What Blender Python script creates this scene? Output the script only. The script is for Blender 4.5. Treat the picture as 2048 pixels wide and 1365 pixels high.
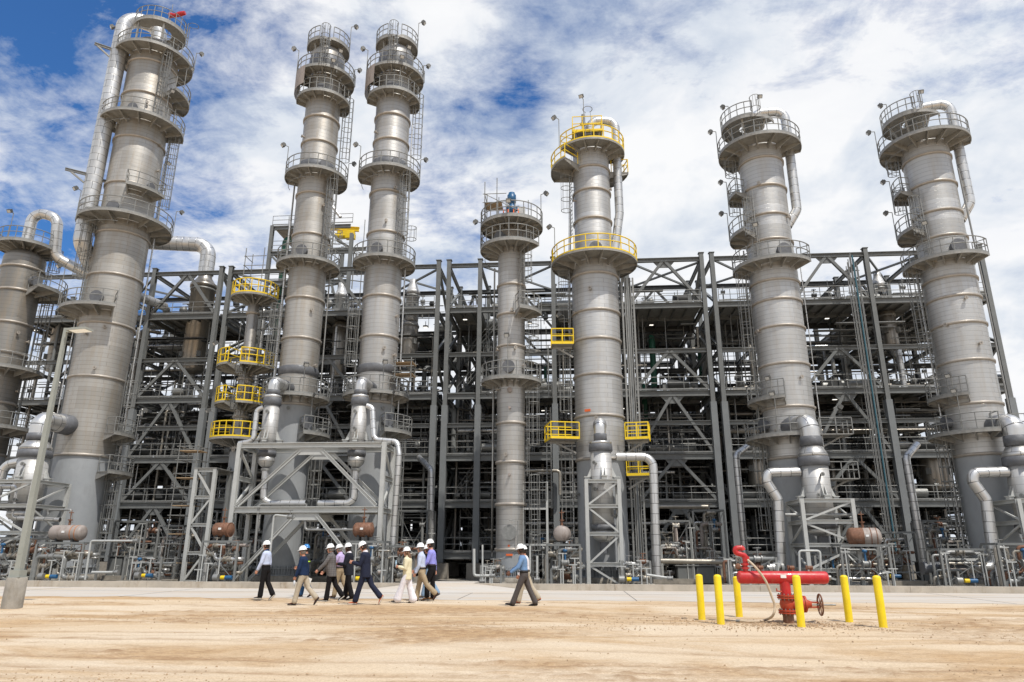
import bpy, math, random
from mathutils import Vector, Matrix
random.seed(7)
S = bpy.context.scene
for o in list(bpy.data.objects): bpy.data.objects.remove(o)
COL = S.collection
PI = math.pi; R = math.radians

# ------------------------------------------------------------------ camera
U0, V0, F = 1024., 682.5, 1392.
TH, AZ, CH, ROLL = R(16.7), R(4.5), 1.65, R(0.15)
cam = bpy.data.cameras.new('camera'); camo = bpy.data.objects.new('camera', cam); COL.objects.link(camo)
cam.sensor_width = 36; cam.lens = F/2048*36; cam.clip_start = .1; cam.clip_end = 20000
camo.matrix_world = Matrix.Translation((0, 0, CH)) @ Matrix.Rotation(AZ, 4, 'Z') @ Matrix.Rotation(PI/2+TH, 4, 'X') @ Matrix.Rotation(ROLL, 4, 'Z')
S.camera = camo
S.render.resolution_x = 1024; S.render.resolution_y = 682

# ------------------------------------------------------------------ sky, sun, exposure
SUN = Vector((.34, -.42, .98)).normalized()
S.view_settings.view_transform = 'Standard'; S.view_settings.look = 'None'
S.view_settings.exposure = -0.32; S.view_settings.gamma = 1
w = bpy.data.worlds.new('World'); S.world = w; w.use_nodes = True
nt = w.node_tree; nt.nodes.clear()
def N(nt, t, **k):
    n = nt.nodes.new(t)
    for a, b in k.items(): setattr(n, a, b)
    return n
def mathn(nt, op, a=None, b=None, c=None):
    n = N(nt, 'ShaderNodeMath', operation=op)
    for i, x in enumerate((a, b, c)):
        if x is None: continue
        if isinstance(x, (int, float)): n.inputs[i].default_value = x
        else: nt.links.new(x, n.inputs[i])
    return n.outputs[0]
def mixc(nt, f, a, b, mode='MIX'):
    n = N(nt, 'ShaderNodeMix', data_type='RGBA', blend_type=mode)
    for i, x in ((0, f), (6, a), (7, b)):
        if isinstance(x, (int, float)): n.inputs[i].default_value = x
        elif isinstance(x, tuple): n.inputs[i].default_value = (*x[:3], 1)
        else: nt.links.new(x, n.inputs[i])
    return n.outputs[2]
def ramp(nt, fac, stops):
    n = N(nt, 'ShaderNodeValToRGB'); cr = n.color_ramp
    while len(cr.elements) < len(stops): cr.elements.new(.5)
    for e, (p, c) in zip(cr.elements, stops):
        e.position = p; e.color = (c, c, c, 1) if isinstance(c, (int, float)) else (*c, 1)
    nt.links.new(fac, n.inputs[0]); return n.outputs[0]
def noise(nt, vec, scale, detail=6, rough=.55, dist=0.):
    n = N(nt, 'ShaderNodeTexNoise'); n.inputs['Scale'].default_value = scale; n.inputs['Detail'].default_value = detail
    n.inputs['Roughness'].default_value = rough; n.inputs['Distortion'].default_value = dist
    nt.links.new(vec, n.inputs['Vector']); return n.outputs[0]
def mapping(nt, vec, loc=(0,0,0), scale=(1,1,1), rot=(0,0,0)):
    n = N(nt, 'ShaderNodeMapping'); n.inputs['Location'].default_value = loc; n.inputs['Scale'].default_value = scale; n.inputs['Rotation'].default_value = rot
    nt.links.new(vec, n.inputs['Vector']); return n.outputs[0]
sky = N(nt, 'ShaderNodeTexSky', sky_type='NISHITA'); sky.sun_disc = False
sky.sun_elevation = math.asin(SUN.z); sky.sun_rotation = math.atan2(SUN.x, SUN.y); sky.dust_density = .6; sky.ozone_density = 2.5; sky.air_density = 1.
tc = N(nt, 'ShaderNodeTexCoord'); sep = N(nt, 'ShaderNodeSeparateXYZ'); nt.links.new(tc.outputs['Generated'], sep.inputs[0])
zz_ = mathn(nt, 'ADD', mathn(nt, 'MAXIMUM', sep.outputs[2], 0.0), 0.22)
cmb = N(nt, 'ShaderNodeCombineXYZ')
nt.links.new(mathn(nt, 'DIVIDE', sep.outputs[0], zz_), cmb.inputs[0]); nt.links.new(mathn(nt, 'DIVIDE', sep.outputs[1], zz_), cmb.inputs[1])
SKYLOC = (3.1, 1.7, 0)
P = mapping(nt, cmb.outputs[0], loc=SKYLOC)
big = noise(nt, P, 1.1, 2, .5, .2)
med = noise(nt, P, 3.6, 12, .64, .35)
fine = noise(nt, mapping(nt, P, scale=(1, 1.5, 1)), 9.0, 10, .66, .3)
# less cloud toward the upper left of the sky, thick and bright toward the horizon
dens = mathn(nt, 'ADD', mathn(nt, 'MULTIPLY', big, .50), mathn(nt, 'ADD', mathn(nt, 'MULTIPLY', med, .72), mathn(nt, 'MULTIPLY', fine, .42)))
dens = mathn(nt, 'ADD', dens, mathn(nt, 'MULTIPLY', mathn(nt, 'SUBTRACT', .5, sep.outputs[2]), .30))
def dirv(u, v):      # compass direction of a gap or a bank in the cloud
    x, y = (u-1024.)/1392., (682.5-v)/1392.; fy = math.cos(TH)-y*math.sin(TH); fz = math.sin(TH)+y*math.cos(TH)
    return Vector((x*math.cos(AZ)-fy*math.sin(AZ), x*math.sin(AZ)+fy*math.cos(AZ), fz)).normalized()
for u, v, rad_, amp in ((40, 250, .21, -.15), (300, 10, .14, -.11), (1150, 40, .13, -.085), (1050, 120, .07, -.02), (960, 300, .12, -.09), (900, 190, .08, .03), (130, 20, .08, -.06), (1750, 40, .12, -.05), (780, 60, .14, .05), (1650, 130, .35, .07), (1230, 400, .3, .04), (440, 300, .16, .07), (100, 110, .08, .06)):
    dp = N(nt, 'ShaderNodeVectorMath', operation='DOT_PRODUCT'); nt.links.new(tc.outputs['Generated'], dp.inputs[0]); dp.inputs[1].default_value = dirv(u, v)
    mr = N(nt, 'ShaderNodeMapRange', interpolation_type='SMOOTHSTEP'); nt.links.new(dp.outputs['Value'], mr.inputs[0]); mr.inputs[1].default_value = math.cos(rad_*1.5); mr.inputs[2].default_value = math.cos(rad_*.25); mr.inputs[3].default_value = 0; mr.inputs[4].default_value = amp
    dens = mathn(nt, 'ADD', dens, mr.outputs[0])
cov = ramp(nt, dens, [(.60, 0.), (.72, .50), (.84, .95), (1.0, 1.)])
shade = ramp(nt, noise(nt, mapping(nt, P, loc=(.12, .1, 0)), 2.6, 9, .6, .3), [(.36, (.60, .67, .78)), (.47, (.82, .86, .91)), (.56, (1.0, 1.0, 1.0))])
cl = mixc(nt, 1., shade, (13.4, 13.5, 13.7), 'MULTIPLY')
skyc = mixc(nt, 1., sky.outputs[0], (.70, 1.34, 2.0), 'MULTIPLY')
bg = N(nt, 'ShaderNodeBackground'); bg.inputs[1].default_value = .09
nt.links.new(mixc(nt, cov, skyc, cl), bg.inputs[0])
wo = N(nt, 'ShaderNodeOutputWorld'); nt.links.new(bg.outputs[0], wo.inputs[0])
sl = bpy.data.lights.new('sun', 'SUN'); sl.energy = 5.0; sl.angle = R(.55); sl.color = (1, .95, .88)
so = bpy.data.objects.new('sun', sl); COL.objects.link(so); so.rotation_euler = SUN.to_track_quat('Z', 'Y').to_euler()

# ------------------------------------------------------------------ where a pixel's ray meets a real plane
def ray(u, v):
    x, y = (u-U0)/F, -(v-V0)/F
    c, s = math.cos(ROLL), math.sin(ROLL); x, y = x*c-y*s, x*s+y*c
    fy = math.cos(TH)-y*math.sin(TH); fz = math.sin(TH)+y*math.cos(TH)
    return Vector((x*math.cos(AZ)-fy*math.sin(AZ), x*math.sin(AZ)+fy*math.cos(AZ), fz))
def at(u, v, Y):
    d = ray(u, v); return Vector((0, 0, CH))+d*(Y/d.y)
def gr(u, v, z=0):
    d = ray(u, v); return Vector((0, 0, CH))+d*((z-CH)/d.z)
IM = camo.matrix_world.inverted()
def zv(v, X, Y):      # height at which the vertical line through X,Y shows at row v
    z = 10.
    for _ in range(6):
        p = IM @ Vector((X, Y, z)); u = U0+F*p.x/-p.z
        z = at(u, v, Y).z
    return z

# ------------------------------------------------------------------ materials
MATS = {}
def bsdf(m): return m.node_tree.nodes['Principled BSDF']
def newm(name):
    m = bpy.data.materials.new(name); m.use_nodes = True; MATS[name] = m; return m
def plain(name, col, rough=.6, metal=0., var=.12, vs=3., bump=0., bs=40., emit=None, grime=None, coat=0.):
    m = newm(name); nt = m.node_tree; b = bsdf(m); b.inputs['Roughness'].default_value = rough; b.inputs['Metallic'].default_value = metal
    t = N(nt, 'ShaderNodeTexCoord'); v = t.outputs['Object']
    n = noise(nt, v, vs, 6, .65)
    f = ramp(nt, n, [(.3, 1-var), (.7, 1+var*.6)])
    c = mixc(nt, 1., tuple(col), f, 'MULTIPLY')
    if grime:
        g = ramp(nt, noise(nt, mapping(nt, v, scale=(1, 1, .35)), vs*1.7, 8, .7), [(.52, 0.), (.7, grime[3])])
        c = mixc(nt, g, c, tuple(grime[:3]))
    nt.links.new(c, b.inputs['Base Color'])
    nt.links.new(ramp(nt, noise(nt, v, vs*2.3, 4, .6), [(.3, max(0, rough-.1)), (.7, min(1, rough+.12))]), b.inputs['Roughness'])
    if max(col) < .08: b.inputs['Specular IOR Level'].default_value = .25
    if coat: b.inputs['Coat Weight'].default_value = coat
    if bump:
        bp = N(nt, 'ShaderNodeBump'); bp.inputs['Strength'].default_value = bump; bp.inputs['Distance'].default_value = .02
        nt.links.new(noise(nt, v, bs, 5, .6), bp.inputs['Height']); nt.links.new(bp.outputs[0], b.inputs['Normal'])
    if emit:
        b.inputs['Emission Color'].default_value = (*emit[:3], 1); b.inputs['Emission Strength'].default_value = emit[3]
    return m
def cladding(name, col, metal=.55, rough=.43, row=.32, brick=5.2, seam=.5, stain=.35, ms=.011, sd=(.30, .23, .15)):
    m = newm(name); nt = m.node_tree; b = bsdf(m)
    uv = N(nt, 'ShaderNodeUVMap').outputs[0]
    br = N(nt, 'ShaderNodeTexBrick'); nt.links.new(uv, br.inputs['Vector'])
    br.inputs['Scale'].default_value = 1; br.inputs['Brick Width'].default_value = brick; br.inputs['Row Height'].default_value = row
    br.inputs['Mortar Size'].default_value = ms; br.inputs['Mortar Smooth'].default_value = .3; br.offset = .37
    br.inputs['Color1'].default_value = (1, 1, 1, 1); br.inputs['Color2'].default_value = (.95, .95, .95, 1); br.inputs['Mortar'].default_value = (seam, seam, seam, 1)
    c = mixc(nt, 1., tuple(col), br.outputs[0], 'MULTIPLY')
    # broad sheets differ a little from one another; brown weather streaks run down from the stiffening rings
    b2 = N(nt, 'ShaderNodeTexBrick'); nt.links.new(uv, b2.inputs['Vector']); b2.offset = .5
    b2.inputs['Scale'].default_value = 1; b2.inputs['Brick Width'].default_value = brick*1.7; b2.inputs['Row Height'].default_value = row*5; b2.inputs['Mortar Size'].default_value = 0
    b2.inputs['Color1'].default_value = (1.06, 1.06, 1.06, 1); b2.inputs['Color2'].default_value = (.84, .83, .81, 1); b2.inputs['Bias'].default_value = .1
    c = mixc(nt, 1., c, b2.outputs[0], 'MULTIPLY')
    st = ramp(nt, noise(nt, mapping(nt, uv, scale=(1.6, .16, 1)), 1.4, 7, .68), [(.46, 0.), (.72, stain)])
    c = mixc(nt, st, c, sd)
    nt.links.new(c, b.inputs['Base Color'])
    b.inputs['Metallic'].default_value = metal
    nt.links.new(ramp(nt, noise(nt, mapping(nt, uv, scale=(.7, 2.5, 1)), 1.1, 6, .7), [(.3, rough-.10), (.7, rough+.14)]), b.inputs['Roughness'])
    bp = N(nt, 'ShaderNodeBump'); bp.inputs['Strength'].default_value = .35; bp.inputs['Distance'].default_value = .02
    h = mathn(nt, 'SUBTRACT', mathn(nt, 'MULTIPLY', noise(nt, uv, 1.3, 4, .6), .5), mathn(nt, 'MULTIPLY', br.outputs[1], .6))
    nt.links.new(h, bp.inputs['Height']); nt.links.new(bp.outputs[0], b.inputs['Normal'])
    return m
M_clad = cladding('tower cladding', (.44, .435, .42))
M_cladw = cladding('warm weathered cladding', (.42, .405, .375), stain=.5)
M_cladl = cladding('pale tower cladding', (.50, .50, .49), stain=.28)
M_cladk = cladding('shadow-toned stained cladding', (.25, .24, .22), stain=.6)  # colour lowered so the far left tower looks in shadow
M_pipec = cladding('bright pipe jacket', (.62, .62, .61), metal=.75, rough=.36, row=.62, brick=1.3, seam=.22, stain=.2, ms=.02)
M_ves = cladding('vessel jacket', (.52, .52, .51), metal=.4, rough=.45, row=.45, brick=3, seam=.5, stain=.2)
M_dkves = cladding('bare steel vessel', (.33, .31, .28), metal=.8, rough=.34, row=2.4, brick=9, seam=.6, stain=.4)
M_skirt = plain('grey skirt paint', (.30, .315, .325), .55, 0, .10, .9, .1, 8, grime=(.20, .20, .19, .35))
M_ring = plain('brown stained ring band', (.39, .355, .31), .5, .35, .2, 2)
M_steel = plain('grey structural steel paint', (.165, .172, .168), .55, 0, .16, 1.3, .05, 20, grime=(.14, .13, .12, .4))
M_steeld = plain('dark steel and interior shade tone', (.055, .057, .057), .6, 0, .2, 1.3)  # darker copy of the steel paint, shade put into its colour for interiors
M_fire = plain('pale fireproofed column', (.20, .212, .215), .7, 0, .1, 1.2, .2, 20)
M_galv = plain('galvanised steel', (.25, .252, .24), .48, .35, .2, 5)
M_galvl = plain('galvanised deck plate', (.30, .295, .275), .55, .2, .25, 2.2, grime=(.19, .16, .12, .5))
M_frame = plain('pale grey frame paint', (.46, .465, .445), .55, .1, .1, 2)
M_yel = plain('safety yellow paint', (.80, .56, .01), .5, 0, .08, 4)
M_bol = plain('yellow plastic bollard sleeve', (.86, .64, .004), .45, 0, .12, 3, .12, 40, coat=.1, grime=(.52, .37, .12, .5))
M_red = plain('glossy red paint', (.50, .012, .016), .38, 0, .16, 5, .10, 26, coat=.2, grime=(.42, .17, .10, .35))
M_redo = plain('orange red primer', (.44, .05, .015), .55, 0, .3, 14, .3, 60, grime=(.25, .12, .07, .5))
M_rust = plain('rust brown', (.20, .095, .055), .75, .1, .35, 5, .2, 30, grime=(.32, .22, .17, .6))
M_beige = plain('primer pink grey steel', (.33, .285, .255), .6, .1, .16, 2.5, grime=(.16, .12, .10, .8))
M_orange = plain('orange rust band', (.42, .17, .07), .7, 0, .25, 8)
M_conc = plain('concrete', (.29, .265, .225), .85, 0, .3, 2.6, .4, 25, grime=(.17, .14, .10, .7))
M_conc2 = plain('light concrete', (.44, .39, .32), .85, 0, .22, 1.1, .4, 30, grime=(.26, .19, .12, .7))
M_wrap = plain('dark grey insulation wrap', (.13, .135, .145), .55, .1, .3, 2.5, .8, 6)
M_black = plain('black rubber', (.015, .015, .016), .6)
M_dark = plain('metal darkened for interior shade', (.05, .05, .05), .6, .2, .3)  # near black so the rear rack carries interior shade in its colour
M_green = plain('dark green paint', (.01, .085, .05), .45)
M_blue = plain('blue paint', (.02, .10, .22), .4, 0, .15, 6)
M_teal = plain('teal conduit', (.04, .13, .17), .5)
M_orsg = plain('orange tape', (.75, .14, .03), .6)
M_white = plain('white enamel', (.78, .78, .76), .35, 0, .05)
M_head = plain('floodlight housing', (.10, .10, .095), .5, .3)
M_lens = plain('floodlight glass', (.55, .56, .55), .12, 0, .1)
M_pgrey = plain('grey painted pipe', (.27, .27, .26), .45, .35, .2, 2)
M_plit = plain('pale bare pipe', (.36, .33, .28), .4, .5, .2, 2)
M_hose = plain('beige fire hose', (.52, .42, .30), .8, 0, .15, 20)
M_wood = plain('scaffold board', (.42, .30, .18), .8, 0, .2, 6)
M_pole = plain('grey green pole paint', (.33, .345, .31), .5, .2, .1, 2)
M_led = plain('led lens', (.8, .78, .7), .3, emit=(1, .93, .8, .35))
M_lamp = plain('lit lamp', (.9, .88, .8), .3, emit=(1, .95, .85, 2.2))

# ------------------------------------------------------------------ mesh builder
class MB:
    def __init__(s): s.v = []; s.f = []; s.uv = []; s.sm = []
    def add(s, vs, fs, uvs=None, smooth=False):
        k = len(s.v); s.v += [tuple(p) for p in vs]
        for i, f in enumerate(fs):
            s.f.append([a+k for a in f]); s.uv += (uvs[i] if uvs else [(0., 0.)]*len(f)); s.sm.append(smooth)
        return s
    def box(s, c, d, rz=0., rot=None):
        M = rot if rot else Matrix.Rotation(rz, 3, 'Z'); c = Vector(c); h = [x/2 for x in d]
        vs = [c+M@Vector((sx*h[0], sy*h[1], sz*h[2])) for sx, sy, sz in ((-1,-1,-1),(1,-1,-1),(1,1,-1),(-1,1,-1),(-1,-1,1),(1,-1,1),(1,1,1),(-1,1,1))]
        return s.add(vs, [(0,3,2,1),(4,5,6,7),(0,1,5,4),(1,2,6,5),(2,3,7,6),(3,0,4,7)])
    def bar(s, a, b, w, h=None, up=(0, 0, 1)):     # rectangular bar from a to b
        a = Vector(a); b = Vector(b); h = h or w; z = (b-a); L = z.length
        if L < 1e-6: return s
        z.normalize(); x = Vector(up).cross(z)
        if x.length < 1e-3: x = Vector((1, 0, 0)).cross(z)
        if x.length < 1e-3: x = Vector((0, 1, 0)).cross(z)
        x.normalize(); y = z.cross(x); M = Matrix((x, y, z)).transposed()
        return s.box((a+b)/2, (w, h, L), rot=M)
    def hsec(s, a, b, w=.35, d=.35, t=.05, up=(0, 0, 1)):   # I section: flanges of width w, depth d (along 'up')
        a = Vector(a); b = Vector(b); z = (b-a).normalized(); u = Vector(up); u = (u-z*u.dot(z))
        if u.length < 1e-3: u = Vector((0, 1, 0)); u = u-z*u.dot(z)
        u.normalize(); o = u*(d/2-t/2)
        s.bar(a+o, b+o, w, t, up=u); s.bar(a-o, b-o, w, t, up=u); s.bar(a, b, t*.8, d-2*t-.004, up=u)
        return s
    def tube(s, pts, r, n=8, caps=True, smooth=True):
        pts = [Vector(p) for p in pts]
        if not isinstance(r, (list, tuple)): r = [r]*len(pts)
        T = []
        for i in range(len(pts)):
            t = (pts[min(i+1, len(pts)-1)]-pts[max(i-1, 0)])
            T.append(t.normalized() if t.length > 1e-9 else Vector((0, 0, 1)))
        x = T[0].cross(Vector((0, 0, 1)))
        if x.length < .05: x = Vector((1, 0, 0))
        x = (x-T[0]*x.dot(T[0])).normalized(); vs = []; L = [0.]
        for i, p in enumerate(pts):
            if i:
                x = x-T[i]*x.dot(T[i]); x.normalize(); L.append(L[-1]+(p-pts[i-1]).length)
            y = T[i].cross(x)
            for k in range(n):
                a = 2*PI*k/n; vs.append(p+(x*math.cos(a)+y*math.sin(a))*r[i])
        fs = []; uvs = []
        for i in range(len(pts)-1):
            for k in range(n):
                k2 = (k+1) % n; fs.append((i*n+k, i*n+k2, (i+1)*n+k2, (i+1)*n+k)); rr = max(r)
                a0, a1 = 2*PI*k/n*rr, 2*PI*(k+1)/n*rr
                uvs.append([(a0, L[i]), (a1, L[i]), (a1, L[i+1]), (a0, L[i+1])])
        s.add(vs, fs, uvs, smooth)
        if caps:
            s.add([vs[k] for k in range(n)], [tuple(reversed(range(n)))]); s.add([vs[-n+k] for k in range(n)], [tuple(range(n))])
        return s
    def lathe(s, prof, c=(0, 0), n=32, a0=0., a1=2*PI, axis='Z', base=0., smooth=True, uvr=None):
        full = abs(a1-a0-2*PI) < 1e-6; m = n if full else n+1; vs = []
        L = [0.]
        for i in range(1, len(prof)): L.append(L[-1]+math.hypot(prof[i][0]-prof[i-1][0], prof[i][1]-prof[i-1][1]))
        for z, r in prof:
            for k in range(m):
                a = a0+(a1-a0)*k/n; vs.append((c[0]+r*math.cos(a), c[1]+r*math.sin(a), z))
        rr = uvr or max(p[1] for p in prof)
        fs = []; uvs = []
        for i in range(len(prof)-1):
            for k in range(n):
                k2 = (k+1) % m if full else k+1
                fs.append((i*m+k, i*m+k2, (i+1)*m+k2, (i+1)*m+k))
                b0, b1 = (a0+(a1-a0)*k/n)*rr, (a0+(a1-a0)*(k+1)/n)*rr
                z0 = prof[0][0]+L[i]; z1 = prof[0][0]+L[i+1]
                uvs.append([(b0, z0), (b1, z0), (b1, z1), (b0, z1)])
        s.add(vs, fs, uvs, smooth); return s
    def sector(s, c, z, r0, r1, a0, a1, h, n=None):     # flat annular sector slab
        n = n or max(3, int(abs(a1-a0)/R(9))); vs = []
        for k in range(n+1):
            a = a0+(a1-a0)*k/n; ca, sa = math.cos(a), math.sin(a)
            for r, zz in ((r0, z), (r1, z), (r1, z+h), (r0, z+h)): vs.append((c[0]+r*ca, c[1]+r*sa, zz))
        fs = []
        for k in range(n):
            for j in range(4):
                j2 = (j+1) % 4; fs.append((k*4+j, (k+1)*4+j, (k+1)*4+j2, k*4+j2))
        fs += [(0, 1, 2, 3), tuple(n*4+j for j in (3, 2, 1, 0))]
        return s.add(vs, fs)
    def arc(s, c, z, r, a0, a1, t, n=None, seg=5):
        n = n or max(4, int(abs(a1-a0)/R(9)))
        return s.tube([(c[0]+r*math.cos(a0+(a1-a0)*k/n), c[1]+r*math.sin(a0+(a1-a0)*k/n), z) for k in range(n+1)], t, seg)
    def ball(s, c, r, n=16, m=10, sc=(1, 1, 1)):
        c = Vector(c); vs = []; 
        for i in range(m+1):
            t = -PI/2+PI*i/m
            for k in range(n):
                a = 2*PI*k/n; vs.append(c+Vector((r*math.cos(t)*math.cos(a)*sc[0], r*math.cos(t)*math.sin(a)*sc[1], r*math.sin(t)*sc[2])))
        fs = [(i*n+k, i*n+(k+1) % n, (i+1)*n+(k+1) % n, (i+1)*n+k) for i in range(m) for k in range(n)]
        return s.add(vs, fs, None, True)
    def build(s, name, mat, parent=None, off=None):
        me = bpy.data.meshes.new(name)
        vs = s.v if off is None else [(a-off[0], b-off[1], c-off[2]) for a, b, c in s.v]
        me.from_pydata(vs, [], s.f); me.materials.append(mat)
        me.polygons.foreach_set('use_smooth', s.sm)
        uvl = me.uv_layers.new(name='UVMap'); flat = [x for p in s.uv for x in p]
        uvl.data.foreach_set('uv', flat); me.update()
        o = bpy.data.objects.new(name, me); COL.objects.link(o)
        if parent is not None: o.parent = parent
        return o

def tag(o, label=None, cat=None, group=None, kind=None):
    if label: o['label'] = label
    if cat: o['category'] = cat
    if group: o['group'] = group
    if kind: o['kind'] = kind
    return o
def thing(name, label, cat, loc=(0, 0, 0), group=None):
    o = bpy.data.objects.new(name, None); COL.objects.link(o); o.location = loc; o.empty_display_size = .3
    tag(o, label, cat, group); return o
class Part:     # builds world-space geometry as a child of a thing that stands at root.location
    def __init__(s, root): s.root = root; s.off = tuple(root.location); s.n = {}; s.more = {}
    def __call__(s, name, mb, mat, parent=None, cap=96):
        if not mb.v: return None
        if parent is None:
            s.n[name] = s.n.get(name, 0)+1
            if s.n[name] > cap:
                s.more.setdefault(name, []).append((mb, mat)); return None
        if parent is not None: return mb.build(name, mat, parent, s.off)
        return mb.build(name, mat, s.root, s.off)
    def flush(s, rename):
        for name, l in s.more.items():
            big = MB(); mats = []; mi = []
            for mb, mat in l:
                if mat not in mats: mats.append(mat)
                big.add(mb.v, mb.f); big.uv[-len(mb.uv):] = mb.uv; big.sm[-len(mb.sm):] = mb.sm
                mi += [mats.index(mat)]*len(mb.f)
            o = big.build(rename.get(name, name), mats[0], s.root, s.off)
            for m in mats[1:]: o.data.materials.append(m)
            o.data.polygons.foreach_set('material_index', mi); o['kind'] = 'stuff'
def copy_tree(o, parent=None):
    c = o.copy(); COL.objects.link(c); c.parent = parent
    for ch in list(o.children): copy_tree(ch, c)
    return c
def bent(pts, br, n=7):      # polyline with rounded corners of bend radius br
    pts = [Vector(p) for p in pts]; out = [pts[0]]
    for i in range(1, len(pts)-1):
        a, b, c = pts[i-1], pts[i], pts[i+1]; d1 = (a-b); d2 = (c-b); l1, l2 = d1.length, d2.length
        if l1 < 1e-6 or l2 < 1e-6: continue
        d1 /= l1; d2 /= l2; ang = d1.angle(d2)
        if ang > PI-.02: out.append(b); continue
        t = min(br/math.tan(ang/2), l1*.49, l2*.49); rr = t*math.tan(ang/2)
        bis = (d1+d2).normalized(); ce = b+bis*(rr/math.sin(ang/2)); s0 = b+d1*t-ce; s1 = b+d2*t-ce
        tot = s0.angle(s1); ax = s0.cross(s1).normalized()
        for k in range(n+1): out.append(ce+Matrix.Rotation(tot*k/n, 3, ax)@s0)
    out.append(pts[-1]); return out
def pol(c, r, a, z): return Vector((c[0]+r*math.cos(a), c[1]+r*math.sin(a), z))

# ------------------------------------------------------------------ ground
def ground():
    from mathutils import noise as NZ
    xs = [-3000, -600, -200, -90, -60, -40, -30]+[-26+.09*i for i in range(579)]+[30, 40, 60, 90, 200, 600, 3000]
    ys = [-600, -80, -10, 0, 3]+[4.6+.0725*i for i in range(286)]+[26.2, 28, 30, 31.62, 31.70, 34, 60, 90, 130, 300, 900, 5000]
    TR = [(20.3, -.010, .5, .0, .7), (19.0, .015, .6, 1., 1.), (18.55, .015, .6, 1., .8), (17.6, -.03, .4, 2., .6), (15.4, .02, .5, .5, .6), (14.9, .022, .5, .5, .5), (12.9, -.035, .6, 3., .7), (11.6, .03, .4, 4., .7), (10.6, -.02, .4, 5., .6), (9.5, .05, .3, 1.3, .9), (9.1, .052, .3, 1.3, .7), (8.35, -.04, .3, 2.2, .9), (7.6, .03, .25, 3.1, 1.), (7.25, -.06, .2, 4.4, .8), (6.7, .045, .2, .2, 1.), (6.2, -.02, .2, 1.9, .9), (5.7, .06, .2, 2.9, .8)]
    vs = []; dist = []
    for y in ys:
        for x in xs:
            if y > 31.66: vs.append((x, y, -.62)); dist.append(0.); continue
            if not (4.5 < y < 25.4 and abs(x) < 27): vs.append((x, y, 0)); dist.append(0.); continue
            e = min(1., (25.4-y)/1.5)
            h = .018*NZ.noise(Vector((x*.35, y*.6, 1)))+.012*NZ.noise(Vector((x*.9, y*1.6, 5))); m_ = 0.
            for a, b, c, p, q in TR:
                yc = a+b*x+c*math.sin(.16*x+p)+.10*NZ.noise(Vector((x*.5, a, 0))); d = y-yc
                if abs(d) > .5: continue
                g_ = max(0., min(1., (NZ.noise(Vector((x*.10+a*3, y*.2, 9)))+.25)*4))*q
                if g_ <= 0: continue
                k = .65+.6*NZ.noise(Vector((x*1.7, y*6, 2)))
                h += g_*k*(-.020*math.exp(-(d/.09)**2)+.016*math.exp(-((abs(d)-.19)/.06)**2)); m_ = max(m_, g_*k*1.25*math.exp(-(d/.15)**2))
            cp = NZ.noise(Vector((x*.16+7, y*.42, 3)))+.45*NZ.noise(Vector((x*.6, y*1.7, 4)))
            r_ = max(0., min(1., (cp-.06)*3.2)); hf = NZ.noise(Vector((x*3.2, y*5.5, 6)))+.6*NZ.noise(Vector((x*7, y*9, 8)))
            h += r_*.035*hf+.003*hf; m_ = max(m_, r_*max(0, .40+.7*hf))
            vs.append((x, y, h*e)); dist.append(min(1., m_*e))
    n = len(xs); fs = [(j*n+i, j*n+i+1, (j+1)*n+i+1, (j+1)*n+i) for j in range(len(ys)-1) for i in range(n-1)]
    m = newm('sandy ground'); nt = m.node_tree; b = bsdf(m); v = N(nt, 'ShaderNodeTexCoord').outputs['Object']
    tr = mapping(nt, v, scale=(.26, .95, 1), rot=(0, 0, R(-3)))
    n1 = noise(nt, mapping(nt, v, scale=(.35, 1, 1)), .28, 5, .6, .4); n2 = noise(nt, tr, .62, 11, .72, 1.1); n3 = noise(nt, v, 14, 5, .7); n4 = noise(nt, mapping(nt, v, scale=(.45, 1, 1), rot=(0, 0, R(5))), 2.6, 9, .74, 1.2)
    at_ = N(nt, 'ShaderNodeAttribute'); at_.attribute_name = 'loosened'; tk = at_.outputs['Fac']
    patch = noise(nt, mapping(nt, v, loc=(2.3, 0, 0), scale=(.30, .9, 1)), .42, 7, .62, .8)
    c = mixc(nt, ramp(nt, n1, [(.36, 0.), (.62, 1.)]), (.645, .505, .34), (.70, .59, .445))
    c = mixc(nt, ramp(nt, patch, [(.46, 0.), (.60, .8)]), c, (.50, .32, .155))
    c = mixc(nt, ramp(nt, n2, [(.54, 0.), (.74, .45)]), c, (.40, .26, .135))
    c = mixc(nt, mathn(nt, 'MULTIPLY', tk, .95), c, (.31, .19, .10))
    c = mixc(nt, mathn(nt, 'MULTIPLY', ramp(nt, n4, [(.52, 0.), (.64, .8)]), ramp(nt, patch, [(.46, 0.), (.60, 1.)])), c, (.27, .16, .08))
    c = mixc(nt, ramp(nt, n3, [(.35, .30), (.6, 0.)]), c, (.38, .27, .17))
    gr1 = noise(nt, mapping(nt, v, scale=(.8, 1, 1)), 38, 4, .75)
    c = mixc(nt, ramp(nt, gr1, [(.38, .42), (.52, 0.)]), c, (.33, .23, .14)); c = mixc(nt, ramp(nt, gr1, [(.56, 0.), (.70, .45)]), c, (.76, .66, .52))
    crisp = ramp(nt, noise(nt, mapping(nt, v, scale=(.55, 1, 1), rot=(0, 0, R(3))), 7, 7, .78), [(.50, 0.), (.56, 1.)])
    c = mixc(nt, mathn(nt, 'MULTIPLY', crisp, mathn(nt, 'ADD', mathn(nt, 'MULTIPLY', ramp(nt, patch, [(.44, 0.), (.60, 1.)]), .27), mathn(nt, "MULTIPLY", tk, .5))), c, (.27, .165, .09))
    sp = N(nt, 'ShaderNodeTexVoronoi'); sp.inputs['Scale'].default_value = 5.5; nt.links.new(v, sp.inputs['Vector'])
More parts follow.
